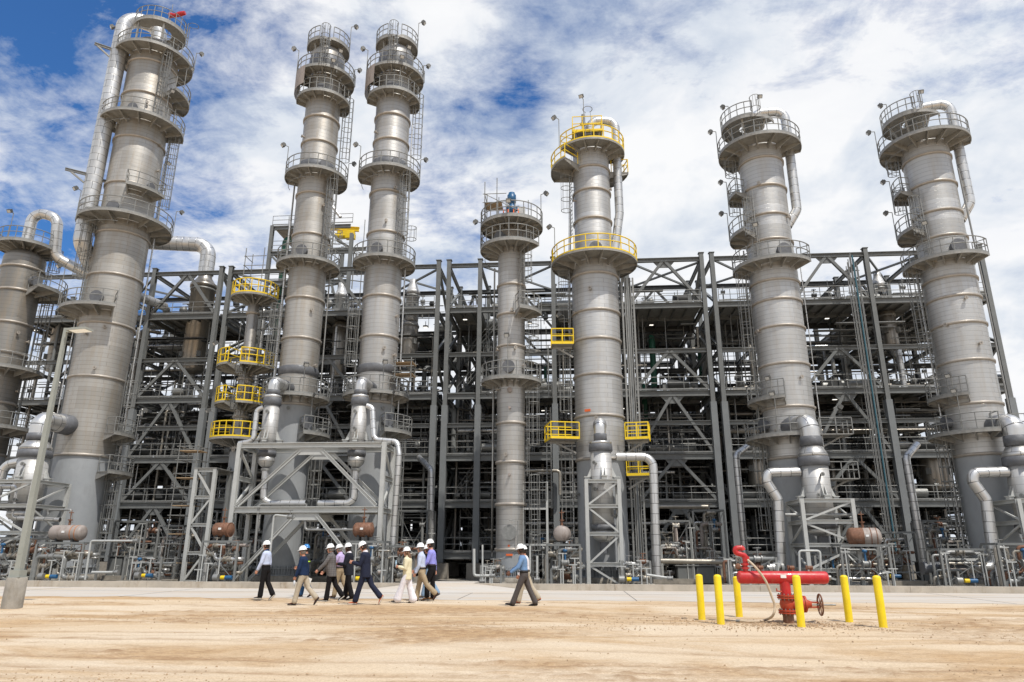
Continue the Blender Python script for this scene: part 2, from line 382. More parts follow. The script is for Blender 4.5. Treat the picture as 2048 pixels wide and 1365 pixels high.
    c = mixc(nt, ramp(nt, sp.outputs['Distance'], [(.03, .5), (.06, 0.)]), c, (.24, .15, .085))
    nt.links.new(c, b.inputs['Base Color']); b.inputs['Roughness'].default_value = .95; b.inputs['Specular IOR Level'].default_value = .15
    h = mathn(nt, 'ADD', mathn(nt, 'MULTIPLY', n2, .5), mathn(nt, 'ADD', mathn(nt, 'MULTIPLY', n4, .5), mathn(nt, 'ADD', mathn(nt, 'MULTIPLY', n3, .14), mathn(nt, 'MULTIPLY', gr1, .06))))
    bp = N(nt, 'ShaderNodeBump'); bp.inputs['Strength'].default_value = .6; bp.inputs['Distance'].default_value = .13
    nt.links.new(h, bp.inputs['Height']); nt.links.new(bp.outputs[0], b.inputs['Normal'])
    go = tag(MB().add(vs, fs).build('ground', m), kind='structure'); go.data.polygons.foreach_set('use_smooth', [True]*len(fs))
    go.data.attributes.new('loosened', 'FLOAT', 'POINT').data.foreach_set('value', dist)
    # concrete apron with expansion joints and blown sand
    m = newm('pale concrete apron'); nt = m.node_tree; b = bsdf(m); v = N(nt, 'ShaderNodeTexCoord').outputs['Object']
    c = mixc(nt, ramp(nt, noise(nt, mapping(nt, v, scale=(.2, 1, 1)), 1.2, 7, .65, .3), [(.4, 0.), (.7, .7)]), (.53, .50, .455), (.52, .40, .27))
    c = mixc(nt, ramp(nt, noise(nt, mapping(nt, v, scale=(.05, 1, 1)), 2.2, 4, .5), [(.62, 0.), (.68, .6)]), c, (.40, .30, .20))
    c = mixc(nt, ramp(nt, noise(nt, v, 9, 5, .7), [(.35, .18), (.6, 0.)]), c, (.36, .31, .25))
    nt.links.new(c, b.inputs['Base Color']); b.inputs['Roughness'].default_value = .85
    vs = []; K = 400
    for i in range(K+1):
        x = -80+160*i/K; vs += [(x, 25.3+.16*math.sin(x*.7)+.12*math.sin(x*2.3+1)+.08*math.sin(x*6.1)+random.uniform(-.10, .10), .004), (x, 31.40, .004)]
    tag(MB().add(vs, [(2*i, 2*i+2, 2*i+3, 2*i+1) for i in range(K)]).build('apron', m), kind='structure')
    j = MB()
    for x in [-34.5+6.1*i for i in range(14)]: j.box((x+.2*math.sin(x), 28.35, .0045), (.025, 6.0, .005))
    j.box((0, 28.9, .0045), (150, .02, .005))
    tag(j.build('apron_joints', M_steeld), kind='structure')
    rp = MB(); z = .262
    rp.add([(-8.7, 31.395, .006), (-6.5, 31.395, z), (-4.1, 31.395, z), (-1.7, 31.395, .006), (-1.9, 29.2, .006), (-8.5, 29.2, .006)], [(0, 5, 1), (1, 5, 4, 2), (2, 4, 3)])
    rp.add([(-6.5, 31.395, z), (-4.1, 31.395, z), (-4.1, 33.4, z), (-6.5, 33.4, z)], [(0, 1, 2, 3)])
    rp.box((-5.3, 32.4, -.2), (2.4, 1.99, .9))
    tag(rp.build('driveway_ramp', m), kind='structure')
    for a, b_, lab in ((-80, -6.51, 'left'), (-4.09, 80, 'right')):
        k = MB(); n = int((b_-a)/6)
        for i in range(n):
            x0 = a+(b_-a)*i/n; x1 = a+(b_-a)*(i+1)/n
            k.box(((x0+x1)/2, 31.56, -.19), (x1-x0-.012, .30, .90))
        tag(k.build('kerb', M_conc2), kind='structure')
    tag(MB().add([(-90, 31.75, -.60), (90, 31.75, -.60), (90, 110, -.60), (-90, 110, -.60)], [(0, 1, 2, 3)]).build('plant_floor', M_conc), kind='structure')
    # loose stones
    rnd = random.Random(3); st = MB()
    def stone(x, y, s):
        z = rnd.uniform(0, .3)*s; q = [(1,0,0),(0,1,0),(-1,0,0),(0,-1,0),(0,0,.8),(0,0,-.6)]
        a = rnd.uniform(0, PI); ca, sa = math.cos(a), math.sin(a); e = [rnd.uniform(.6, 1.3)*s for _ in range(3)]
        vv = [(x+(p[0]*ca*e[0]-p[1]*sa*e[1]), y+(p[0]*sa*e[0]+p[1]*ca*e[1]), z+p[2]*e[2]) for p in q]
        st.add(vv, [(0,1,4),(1,2,4),(2,3,4),(3,0,4),(1,0,5),(2,1,5),(3,2,5),(0,3,5)])
    for i in range(1100):
        y = 5.5+20*rnd.random()**1.3; x = rnd.uniform(-1, 1)*(y*.85+1); stone(x, y, rnd.uniform(.004, .014)*(1+y*.05))
    for i in range(1500):
        a = rnd.uniform(0, 2*PI); rr = rnd.gauss(0, 1); x = 4.9+rr*2.2*math.cos(a)+rnd.uniform(-.8, .8); y = 17.9+rr*.9*math.sin(a); stone(x, y, rnd.uniform(.008, .028))
    for cx, cy, sx, sy, q in ((-6.5, 18.2, 3.2, .35, 260), (-4.9, 7.6, 1.2, .2, 130), (2.0, 8.1, 2.0, .25, 160), (9, 15.5, 2.6, .3, 160), (-9, 17.5, 3.5, .25, 220), (-3, 16.8, 3, .2, 180), (4.2, 9.3, 2.4, .2, 200), (8, 11.2, 1.6, .3, 160), (-2.2, 6.3, .8, .15, 120), (3.4, 6.4, 1.0, .15, 120), (-6.2, 9.6, .9, .35, 150), (.5, 16.6, 2.2, .3, 160)):
        for i in range(q): stone(cx+rnd.gauss(0, sx), cy+rnd.gauss(0, sy), rnd.uniform(.006, .022))
    tag(st.build('loose_stones', plain('tan gravel', (.40, .28, .17), .9, 0, .35, 8)), 'scattered tan stones and clods over the sandy ground', 'gravel', kind='stuff')
ground()

# ------------------------------------------------------------------ small repeated pieces on towers
def railing_arc(c, z, r, a0, a1, t=.034, h=1.1, close=True):
    m = MB(); n = max(3, int(abs(a1-a0)/R(8)))
    for hh, tt in ((h, t*1.15), (h*.55, t)): m.arc(c, z+hh, r, a0, a1, tt, n)
    for k in range(0, n+1, 2 if n > 4 else 1):
        a = a0+(a1-a0)*k/n; m.tube([pol(c, r, a, z), pol(c, r, a, z+h)], t, 5)
    if n % 2: m.tube([pol(c, r, a1, z), pol(c, r, a1, z+h)], t, 5)
    m.sector(c, z, r-.01, r+.03, a0, a1, .11, n)
    return m
def railing_ends(m, c, z, r0, r1, a, t=.034, h=1.1):
    for hh in (h, h*.55): m.tube([pol(c, r0, a, z+hh), pol(c, r1, a, z+hh)], t, 5)
    m.tube([pol(c, r0, a, z), pol(c, r0, a, z+h)], t, 5)
    return m
def ladder_mb(c, r, a, z0, z1, cage=True, t=.028, w=.42):
    m = MB(); er = Vector((math.cos(a), math.sin(a), 0)); et = Vector((-math.sin(a), math.cos(a), 0)); o = Vector((c[0], c[1], 0))+er*(r+.25)
    for s in (-1, 1): m.bar(o+et*s*w/2+Vector((0, 0, z0)), o+et*s*w/2+Vector((0, 0, z1+1.1)), .07, .03)
    z = z0+.2
    while z < z1: m.bar(o-et*w/2+Vector((0, 0, z)), o+et*w/2+Vector((0, 0, z)), .03); z += .32
    if cage:
        zc = z0+2.1; hs = []
        while zc < z1+1.15: hs.append(zc); zc += .95
        if hs:
            for zc in hs:
                m.tube([o+er*(.40-.40*math.cos(q))*1.0+et*.36*math.sin(q)+Vector((0, 0, zc)) for q in [PI*.14+(2*PI-PI*.28)*k/11 for k in range(12)]], t, 4)
            for q in (R(60), R(105), R(150), R(180), R(210), R(255), R(300)):
                p = o+er*(.40-.40*math.cos(q))+et*.36*math.sin(q)
                m.bar(p+Vector((0, 0, hs[0])), p+Vector((0, 0, hs[-1])), .045, .022)
    z = z0+1
    while z < z1:
        for s in (-1, 1): m.bar(o+et*s*w/2+Vector((0, 0, z)), o-er*.25+et*s*w/2+Vector((0, 0, z)), .04)
        z += 3
    return m
def floodlight(P, base, h=2.4, aim=(0, -1), parent=None, lit=False):
    base = Vector(base); a = Vector((aim[0], aim[1], 0)).normalized(); top = base+Vector((0, 0, h))
    o = P('flood_light', MB().tube([base, top], .03, 5).tube([top, top+a*.28+Vector((0, 0, .06))], .03, 5), M_galv, parent)
    if o is None: return
    M = Matrix((a.cross(Vector((0, 0, 1))), a, Vector((0, 0, 1)))).transposed()@Matrix.Rotation(R(-38), 3, 'X')
    hc = top+a*.42+Vector((0, 0, .02))
    k = MB().box(hc, (.34, .24, .28), rot=M).box(hc-M@Vector((0, .16, 0)), (.2, .08, .16), rot=M)
    P('lamp_head', k, M_head, o)
    P('lens', MB().box(hc+M@Vector((0, .125, -.01)), (.27, .012, .21), rot=M), M_lamp if lit else M_lens, o)
def manway(P, c, r, a, z, rad=.38, mat=None, depth=.35, name='manway'):
    p0 = pol(c, r-.12, a, z); p1 = pol(c, r+depth, a, z); d = (p1-p0).normalized()
    m = MB().tube([p0, p1], rad*.82, 18).tube([p1-d*.1, p1], rad, 18).tube([p1+d*.01, p1+d*.09], rad*1.02, 18)
    return P(name, m, mat or M_galv)

OFF = [0.]      # platform and ladder angles count from each tower's own side facing the road (-90)
def RA(a): return R(a)+OFF[0]
def tower(name, label, c, shell, skirt_z, rings, plats, ladders=(), lights=(), manways=(), mat=None, group='tall process towers', dome=True, extras=None, ringmat=None):
    """shell: [(z, r)] from top of skirt upward; plats: (z, a0, a1, rout, colour[, rin])"""
    OFF[0] = -math.atan2(c[0], c[1]); mat = mat or M_clad; root = thing(name, label, 'tower', (c[0], c[1], -.6), group); P = Part(root)
    r0 = shell[0][1]; zt, rt = shell[-1]
    P('pedestal', MB().lathe([(-.6, 0), (-.6, r0+.45), (-.02, r0+.45), (-.02, 0)], c, 8), M_conc)
    sk = MB().lathe([(-.015, r0-.02), (skirt_z, r0-.02)], c, 48)
    sko = P('skirt', sk, M_skirt)
    bc = MB().sector(c, 0, r0-.03, r0+.26, 0, 2*PI-.0001, .04, 32).sector(c, .42, r0-.03, r0+.22, 0, 2*PI-.0001, .04, 32)
    for k in range(28):
        a = 2*PI*k/28; bc.bar(pol(c, r0+.1, a, .042), pol(c, r0+.1, a, .60), .24, .03, up=(-math.sin(a), math.cos(a), 0))
        bc.tube([pol(c, r0+.14, a+.11, .03), pol(c, r0+.14, a+.11, .62)], .03, 5)
    P('bolt_ring', bc, M_skirt, sko)
    prof = list(shell)
    if dome:
        for k in range(1, 9):
            t = PI/2*k/8; prof.append((zt+rt*.55*math.sin(t), max(.001, rt*math.cos(t))))
    P('shell', MB().lathe(prof, c, 56), mat)
    def rad(z):
        for (za, ra), (zb, rb) in zip(shell, shell[1:]):
            if za <= z <= zb: return ra+(rb-ra)*(z-za)/(zb-za)
        return shell[-1][1] if z > zt else r0
    for z in rings:
        r = rad(z); P('stiffening_ring', MB().lathe([(z-.11, r-.01), (z-.10, r+.085), (z+.05, r+.10), (z+.10, r-.01)], c, 56), ringmat or M_ring)
    for pl in plats:
        z, a0, a1, ro, colr = pl[:5]; a0, a1 = RA(a0), RA(a1); r = rad(z)
        if z > zt: r = pl[5] if len(pl) > 5 else .3
        ri = r+.04; full = abs(a1-a0) > 6.2
        d = MB().sector(c, z, ri, ro, a0, a1-(.0005 if full else 0), .05)
        d.sector(c, z-.11, ro-.07, ro, a0, a1-(.0005 if full else 0), .105)
        n = max(2, int(abs(a1-a0)/R(24)))
        for k in range(n+(0 if full else 1)):
            a = a0+(a1-a0)*k/n
            a_ = min(max(a, min(a0, a1)+.03), max(a0, a1)-.03) if not full else a
            er = Vector((math.cos(a_), math.sin(a_), 0)); et = Vector((-er.y, er.x, 0))*.04
            p = [pol(c, ri-.05, a_, z-.005), pol(c, ro-.08, a_, z-.005), pol(c, ro-.08, a_, z-.14), pol(c, ri-.05, a_, z-min(.55, .25+.18*(ro-ri)))]
            vs = [q+et for q in p]+[q-et for q in p]
            d.add(vs, [(0,1,2,3), (7,6,5,4), (0,4,5,1), (1,5,6,2), (2,6,7,3), (3,7,4,0)])
        po = P('platform', d, M_galvl)
        rm = railing_arc(c, z+.05, ro-.04, a0, a1, t=.040 if colr == 'y' else .034)
        if not full:
            for a in (a0, a1): railing_ends(rm, c, z+.05, min(ri+.15, ro-.2), ro-.04, a)
        P('railing', rm, M_yel if colr == 'y' else M_galv, po)
        if ro-ri > .9 and colr != 'y' and not full:
            cd = MB(); zc = z-.75; cd.arc(c, zc, ro-.35, a0+.1, a0+(a1-a0)*.45, .025)
            P('conduit', cd, M_galv, po)
    for a, za, zb in ladders: P('ladder', ladder_mb(c, rad((za+zb)/2), RA(a), za, zb), M_galv)
    for a, rr, z, h in lights: floodlight(P, pol(c, rr, RA(a), z), h, (math.cos(RA(a)), math.sin(RA(a))))
    for a, z, rd in manways: manway(P, c, rad(z), RA(a), z, rd, M_wrap)
    if extras: extras(P, c, rad)
    # small nozzles, name plates and instrument boxes
    rnd = random.Random(int(c[0]*10)); 
    for k in range(7):
        z = rnd.uniform(skirt_z*.35+2, zt-2); a = RA(rnd.uniform(-165, -15)); r = rad(z) if z > skirt_z else r0
        m = MB().tube([pol(c, r-.03, a, z), pol(c, r+.22, a, z)], .07, 8).tube([pol(c, r+.16, a, z), pol(c, r+.22, a, z)], .13, 10)
        P('nozzle', m, M_galv if z < skirt_z else M_ring)
    # thin riser lines strapped to the shell
    for k in range(3):
        a = RA(rnd.choice((-12, 4, 186, 172))+rnd.uniform(-8, 8)); za = rnd.uniform(.5, 3); zb = rnd.uniform(zt*.55, zt*.95)
        P('riser_pipe', MB().tube([pol(c, rad(z)+.28, a, z) for z in (za, (za+skirt_z)/2, skirt_z, (skirt_z+zb)/2, zb)], rnd.uniform(.03, .07), 7), rnd.choice((M_pgrey, M_pipec, M_galv)))
    return root, P, rad

def Z(c, v, dr=0): return zv(v, c[0], c[1]-dr)
YT = 48.

# ------------------------------------------------------------------ tower 1 (left, tallest)
c1 = (-34.75, YT); r1 = 1.88; z = lambda v: Z(c1, v); zr = lambda v: Z(c1, v, r1)
def ex1(P, c, rad):
    zt = z(100)
    # big overhead line: dome, over to the left and back, then down behind the shell
    a = RA(182); d = Vector((math.cos(a), math.sin(a), 0)); C = Vector((c[0], c[1], 0)); pr = .62
    top = zt+2.25; q = C+d*2.68
    pts = [C+Vector((0, 0, zt+.3)), C+Vector((0, 0, top)), q+Vector((0, 0, top)), q+Vector((0, 0, z(470)))]
    P('overhead_pipe', MB().tube(bent(pts, 1.9, 16), pr, 24), M_pipec)
    zb = z(470)
    P('overhead_pipe', MB().tube(bent([q+Vector((0, 0, zb-.01)), q+Vector((0, 0, zb-1.3)), q+Vector((.1, 1.2, zb-2.6)), q+Vector((-.3, 3.2, zb-2.6))], .9, 8), pr*.98, 20), M_pipec)
    for v in (128, 372):
        zz = z(v); P('pipe_bracket', MB().hsec(C+d*1.6+Vector((-.9, -.75, zz)), C+d*(3.5 if v > 200 else 3.3)+Vector((-.9, -.75, zz)), .16, .22, .03).hsec(C+d*1.6+Vector((.3, .75, zz)), C+d*3.3+Vector((.3, .75, zz)), .16, .22, .03).bar(C+d*1.6+Vector((-.9, -.75, zz-1.1)), C+d*3.1+Vector((-.9, -.75, zz-.1)), .12), M_galv)
    # small crown platform beside the pipe dome
    c2 = (c[0]+.5, c[1]-.6); zp = zt+1.15
    po = P('platform', MB().sector(c2, zp, .9, 2.05, RA(-175), RA(75), .05).sector(c2, zp-.2, 1.98, 2.05, RA(-175), RA(75), .19).bar((c2[0]-.9, c2[1]-1.6, zp-.13), (c2[0]-.9, c2[1]-1.6, zt-.6), .12).bar((c2[0]+1.2, c2[1]-1.4, zp-.13), (c2[0]+1.2, c2[1]-1.4, zt-.6), .12).bar((c2[0]+1.2, c2[1]+.9, zp-.13), (c2[0]+1.2, c2[1]+.9, zt-.6), .12), M_galvl)
    P('railing', railing_arc(c2, zp+.05, 2.02, RA(-175), RA(75)), M_galv, po)
    P('ladder', ladder_mb(c2, 2.0, RA(-25), zt+.1, zp), M_galv)
tower('process_tower', 'tallest tower at the left with a wide silver dome pipe and grey rings', c1,
    [(zr(908), r1), (z(110), r1)], zr(908)-.01,
    [zr(v) for v in (116, 180, 269, 361, 459, 544, 642, 750, 908)],
    [(z(128), -180, 180, 3.05, 'g'), (z(196), -55, 25, 3.2, 'g'), (z(262), -205, 5, 3.15, 'g'), (z(398), -100, -35, 2.9, 'g'),
     (z(457), -215, 40, 3.4, 'g'), (z(634), -215, -85, 3.35, 'g'), (z(872), -60, 15, 3.1, 'g'), (z(948), -62, 15, 3.3, 'g')],
    [(-70, z(255), z(128)), (-14, z(455), z(262)), (196, z(625), z(457)), (-28, z(870), z(770)), (-35, z(1130), z(948)), (-20, z(945), z(872))],
    [(178, 3.1, z(128), 2.3), (-8, 3.1, z(128), 2.1), (-62, 3.0, z(262), 2.6), (-50, 2.95, z(398), 2.6), (0, 3.45, z(457), 2.4), (-40, 3.2, z(196), 2.5), (200, 3.5, z(470), 2.4), (195, 3.45, z(634), 3.), (-20, 3.2, z(872), 2.), (60, 1.9, z(80), 2.2)],
    [(-115, z(262)+.75, .36), (-118, z(457)+.8, .45), (-118, z(634)+.85, .45), (-55, z(398)+.6, .3)], mat=M_cladw, extras=ex1)
# ------------------------------------------------------------------ towers 2 and 3 (slender pair)
def pair(c, label, dv):
    r = 1.37; z = lambda v: Z(c, v-dv); zr = lambda v: Z(c, v-dv, r)
    def ex(P, c, rad):
        zt = z(118)
        # crown drum with crumpled foil wrap, and top platform with ladder cage
        P('crown_band', MB().lathe([(zt-1.75, r+.03), (zt-1.7, r+.08), (zt-.5, r+.07), (zt-.45, r+.02)], c, 40), M_wrap)
        P('vent_stack', MB().lathe([(zt+.4, .5), (zt+1.3, .5), (zt+1.35, .62), (zt+1.5, .62), (zt+1.5, 0)], c, 20), M_galv)
        zp = zt+.78
        d = MB().sector(c, zp, .55, 1.75, RA(-200), RA(-100), .05).sector(c, zp, .55, 1.75, RA(-85), RA(70), .05).sector(c, zp-.18, 1.68, 1.75, RA(-200), RA(70), .17)
        for a in (-190, -140, -40, 20, 60): d.bar(pol(c, 1.45, RA(a), zp-.18), pol(c, r-.15, RA(a), zt-.5), .10)
        po = P('platform', d, M_galvl)
        P('railing', railing_arc(c, zp+.05, 1.72, RA(-200), RA(-118)), M_galv, po); P('railing', railing_arc(c, zp+.05, 1.72, RA(-80), RA(70)), M_galv, po)
        P('ladder', ladder_mb(c, 1.5, RA(-99), z(208), zp), M_galv)
        # grey wrap collar above the lower nozzle
        P('insulation_wrap', MB().lathe([(z(756), r-.0), (z(756)+.03, r+.06), (z(742), r+.075), (z(739), r+.01)], c, 48), M_wrap)
        P('insulation_wrap', MB().lathe([(z(358)+.08, r), (z(358)+.1, r+.06), (z(336), r+.06), (z(335), r)], c, 48), M_wrap)
        zs = z(190); P('wind_shield', MB().sector(c, zs-.4, 2.36, 2.38, RA(150), RA(225), 1.7), M_beige)
    return tower('process_tower', label, c, [(zr(806), r), (z(118), r)], zr(806)-.01,
        [zr(v) for v in (229, 278, 382, 464, 592, 673, 806)],
        [(z(166), -200, 50, 2.35, 'g'), (z(211), -190, 30, 2.15, 'g'), (z(363), -205, 40, 2.42, 'g'), (z(537), -200, 45, 2.35, 'g'), (z(800), -200, 20, 2.35, 'g'), (z(874), -75, 0, 2.65, 'g')],
        [(-6, z(363), z(211)), (-52, z(537), z(363)), (192, z(798), z(640)), (-20, z(537), z(470)), (-30, z(1120), z(880)), (-10, z(211), z(166))],
        [(-15, 1.75, z(118)+1, 2.3), (190, 2.36, z(166), 2.3), (-70, 2.3, z(166)-.4, 1.8), (5, 2.3, z(166), 2.0), (195, 2.4, z(363), 2.3), (-5, 2.4, z(363), 1.9), (-80, 2.1, z(211), 2.6), (-80, 2.3, z(800), 2.0), (-60, 2.2, z(840), 1.4)],
        [(-110, z(537)+.75, .42), (-75, z(363)+.7, .32), (-60, z(874)+.8, .4), (-100, z(211)+.6, .3)], mat=M_cladw if dv == 0 else M_clad, extras=ex)
c2 = (-19.42, YT); c3 = (-13.53, YT)
pair(c2, 'slender twin tower left of its pair, above the pale braced frame', 0)
pair(c3, 'slender twin tower right of its pair, beside the roofless steel bay', 4)
# ------------------------------------------------------------------ tower 4 (slim, blue motor on top)
c4 = (-3.75, YT-1); r4 = .97; z = lambda v: Z(c4, v); zr = lambda v: Z(c4, v, r4)
def ex4(P, c, rad):
    zt = z(458)
    m = MB().lathe([(zt-.05, .0), (zt-.05, .34), (zt+.12, .34), (zt+.14, .16), (zt+.8, .17), (zt+.82, .27), (zt+.95, .27), (zt+1.0, .2), (zt+1.25, .22), (zt+1.3, .36), (zt+1.75, .40), (zt+1.85, .24), (zt+2.1, .2), (zt+2.15, .33), (zt+2.75, .33), (zt+2.8, .24), (zt+2.95, .24), (zt+2.98, 0)], c, 20)
    m.box((c[0]+.42, c[1]-.1, zt+1.6), (.35, .3, .3))
    P('agitator_motor', m, M_blue)
    P('control_box', MB().box((c[0]+.75, c[1]-.3, zt+1.2), (.55, .35, .7)).tube([(c[0]+.75, c[1]-.3, zt), (c[0]+.75, c[1]-.3, zt+.9)], .04), M_frame)
    s = MB()
    for x, y, h in ((-1.9, -1.2, 3.3), (-1.9, .3, 3.1), (-1.0, -1.2, 3.6), (-1.0, .3, 2.8), (1.2, .9, 2.8), (-.4, 1.1, 3.0)):
        s.tube([(c[0]+x, c[1]+y, zt), (c[0]+x, c[1]+y, zt+h)], .035, 5)
    for h in (.9, 1.6, 2.3): s.tube([(c[0]-2.05, c[1]-1.2, zt+h), (c[0]-.3, c[1]-1.2, zt+h)], .03, 5).tube([(c[0]-1.9, c[1]-1.3, zt+h), (c[0]-1.9, c[1]+.5, zt+h)], .03, 5)
    s.tube([(c[0]-1.9, c[1]-1.2, zt+2.3), (c[0]+.6, c[1]-.9, zt+1.0)], .03, 5)
    P('scaffold', s, M_galv)
    P('scaffold_board', MB().box((c[0]-1.3, c[1]-.5, zt+1.65), (1.3, 1.2, .05)), M_wood)
    g = MB()
    for x in (-.55, .2): g.tube([(c[0]+x, c[1]-.75, zt+.05), (c[0]+x, c[1]-.75, zt+1.2), (c[0]+x+.35, c[1]-.75, zt+1.2), (c[0]+x+.35, c[1]-.75, zt+.05)], .045, 5)
    P('safety_gate', g, M_orsg)
    # round manway cover with davit near the base
    manway(P, c, r4, RA(-95), z(1066), .47, M_galv, .10, 'manway_cover')
    P('davit_arm', MB().tube([pol(c, r4+.3, RA(-70), z(1090)), pol(c, r4+.35, RA(-70), z(1044)), pol(c, r4+.35, RA(-95), z(1042))], .03, 5), M_galv)
    manway(P, c, r4, RA(-98), z(742), .42, M_wrap, .3)
    for a, v in ((-95, 1110), (-97, 1092)):
        p = pol(c, r4-.0, RA(a), z(v)); P('name_plate', MB().box(p+Vector((.0, -.02, 0)), (.42 if v == 1110 else .12, .03, .12)), M_orsg)
    manway(P, c, r4, RA(-95), z(787), .17, M_beige, .16, 'nozzle'); manway(P, c, r4, RA(-95), z(822), .09, M_beige, .2, 'nozzle'); manway(P, c, r4, RA(-95), z(953), .09, M_beige, .2, 'nozzle')
    P('top_neck', MB().lathe([(z(505)-.5, r4-.02), (z(505), r4-.02), (z(500), r4*.93), (zt-.05, r4*.93), (zt-.05, 0)], c, 40), M_ring)
tower('process_tower', 'slim tower topped by a blue motor in the middle of the row', c4,
    [(zr(1104), r4), (z(500), r4)], zr(1104)-.01, [zr(v) for v in (566, 625, 689, 844, 923, 1008, 1099)],
    [(z(458), -180, 180, 2.32, 'g', .36), (z(503), -225, -30, 2.3, 'g'), (z(632), -75, -10, 2.2, 'g'), (z(767), -210, 25, 2.1, 'g')],
    [(-48, z(630), z(503)), (-18, z(765), z(632)), (-20, z(955), z(770)), (160, z(503), z(458))],
    [(-20, 2.3, z(458), 2.4), (-95, 2.25, z(458)-1.4, 2.3), (190, 2.3, z(503), 2.1), (-100, 1.4, z(735), 1.8)],
    [(-135, z(503)+.7, .45)], mat=M_clad, dome=False, extras=ex4)
# ------------------------------------------------------------------ tower 5 (yellow rails)
c5 = (2.3, YT); r5 = 1.66; r5u = 1.38; z = lambda v: Z(c5, v); zr = lambda v: Z(c5, v, r5)
def ex5(P, c, rad):
    zt = z(300)
    C = Vector((c[0], c[1], 0)); d = Vector((math.cos(RA(8)), math.sin(RA(8)), 0)); top = zt+2.6; q = C+d*2.05
    P('overhead_pipe', MB().tube(bent([C+Vector((0, 0, zt+.3)), C+Vector((0, 0, top)), q+Vector((0, 0, top)), q+Vector((0, 0, z(428))), C+d*1.55+Vector((0, 0, z(505)))], .75, 10), .33, 18), M_pipec)
    # box rail on top
    g = MB(); zp = zt+.95; x0, x1, y0, y1 = c[0]-1.35, c[0]+.9, c[1]-1.2, c[1]+.9
    for h in (.0, .62, 1.25):
        w_ = .05 if h else .10
        for p, q2 in (((x0, y0), (x1, y0)), ((x1, y0), (x1, y1)), ((x1, y1), (x0, y1)), ((x0, y1), (x0, y0))): g.bar((*p, zp+h), (*q2, zp+h), w_, w_ if h else .2)
    for x in (x0, x0+.75, x0+1.5, x1):
        for y in (y0, y1): g.bar((x, y, zp), (x, y, zp+1.25), .06)
    po = P('platform', MB().box(((x0+x1)/2, (y0+y1)/2, zp-.02), (x1-x0-.1, y1-y0-.1, .05)).bar((x0+.2, y0+.2, zp-.05), (x0+.4, y0+.4, zt), .1).bar((x1-.2, y0+.2, zp-.05), (x1-.4, y0+.4, zt), .1), M_galvl)
    P('railing', g, M_yel, po)
    P('ladder', ladder_mb((c[0]-.15, c[1]-.9), .25, RA(-90), zt+.3, zp+.35), M_galv)
    P('vent_pipe', MB().tube([C+Vector((-.5, -.4, zt+.3)), C+Vector((-.5, -.4, zt+2.9))], .13, 10).tube([C+Vector((-.5, -.4, zt+2.0)), C+Vector((-.5, -.4, zt+2.1))], .25, 12), M_galv)
    # small box platforms either side
    for a, v, w_, rr in ((186, 700, 1.3, 1.5), (196, 888, 2.0, 1.9), (-8, 888, 1.3, 1.5), (-8, 958, 1.3, 1.5)):
        zz = z(v); er = Vector((math.cos(RA(a)), math.sin(RA(a)), 0)); et = Vector((-er.y, er.x, 0)); b = C+er*(r5+.06)+Vector((0, -.9, zz)); L = rr
        M = Matrix((er, et, Vector((0, 0, 1)))).transposed()
        po = P('platform', MB().box(b+er*L/2, (L, w_, .06), rot=M).bar(b-Vector((0, 0, .8)), b+er*L*.9, .12).box(b+er*L/2-Vector((0, 0, .12)), (L*.9, .1, .16), rot=M), M_galvl)
        g = MB(); e = [b+et*w_/2, b+er*L+et*w_/2, b+er*L-et*w_/2, b-et*w_/2]
        for h, t in ((1.1, .065), (.58, .06)):
            for p, q2 in zip(e, e[1:]): g.bar(p+Vector((0, 0, h)), q2+Vector((0, 0, h)), t)
        for p, q2 in zip(e, e[1:]): g.bar(p+Vector((0, 0, .08)), q2+Vector((0, 0, .08)), .03, .17)
        for p in e+[(e[1]+e[2])/2, (e[2]+e[3])/2, (e[0]+e[1])/2]: g.bar(p, p+Vector((0, 0, 1.1)), .06)
        P('railing', g, M_yel, po)
    for x, h in ((-.28, 0), (.02, 0), (.3, 0)):
        P('cable_tray', MB().bar((c[0]+r5+.55+x, c[1]-.2, .4), (c[0]+r5+.55+x, c[1]-.2, z(560)), .04, .12).bar((c[0]+r5+.77+x, c[1]-.2, .4), (c[0]+r5+.77+x, c[1]-.2, z(560)), .04, .12), M_galv)
    rg = MB(); zz = .6
    while zz < z(560): rg.bar((c[0]+r5+.85, c[1]-.2, zz), (c[0]+r5+1.07, c[1]-.2, zz), .05, .03); zz += .3
    P('tray_rungs', rg, M_galv)
    p = pol(c, r5, RA(-118), z(829)); P('name_plate', MB().box(p+Vector((0, -.06, 0)), (.42, .03, .16), rz=R(-28)), M_orsg)
tower('process_tower', 'tower with bright yellow railings on its ring platforms', c5,
    [(zr(917), r5), (z(560), r5+.02), (z(512), r5u), (z(300), r5u)], zr(917)-.01,
    [zr(v) for v in (325, 371, 429, 543, 617, 674, 746, 829, 916)],
    [(z(313), -150, 25, 2.62, 'y'), (z(345), 160, 232, 3.1, 'y'), (z(345), 8, 60, 2.9, 'y'), (z(532), -180, 180, 3.15, 'y')],
    [(199, z(478), z(345)), (195, z(700), z(545)), (188, z(885), z(705)), (186, z(1120), z(890))],
    [(-150, 2.7, z(313), 2.6), (-110, 1.2, z(300)+1.4, 2.4), (205, 3.1, z(532), 2.6), (200, 2.4, z(690), 2.0)],
    [(-85, z(532)+.7, .45), (-140, z(313)+.6, .3)], mat=M_cladl, extras=ex5)
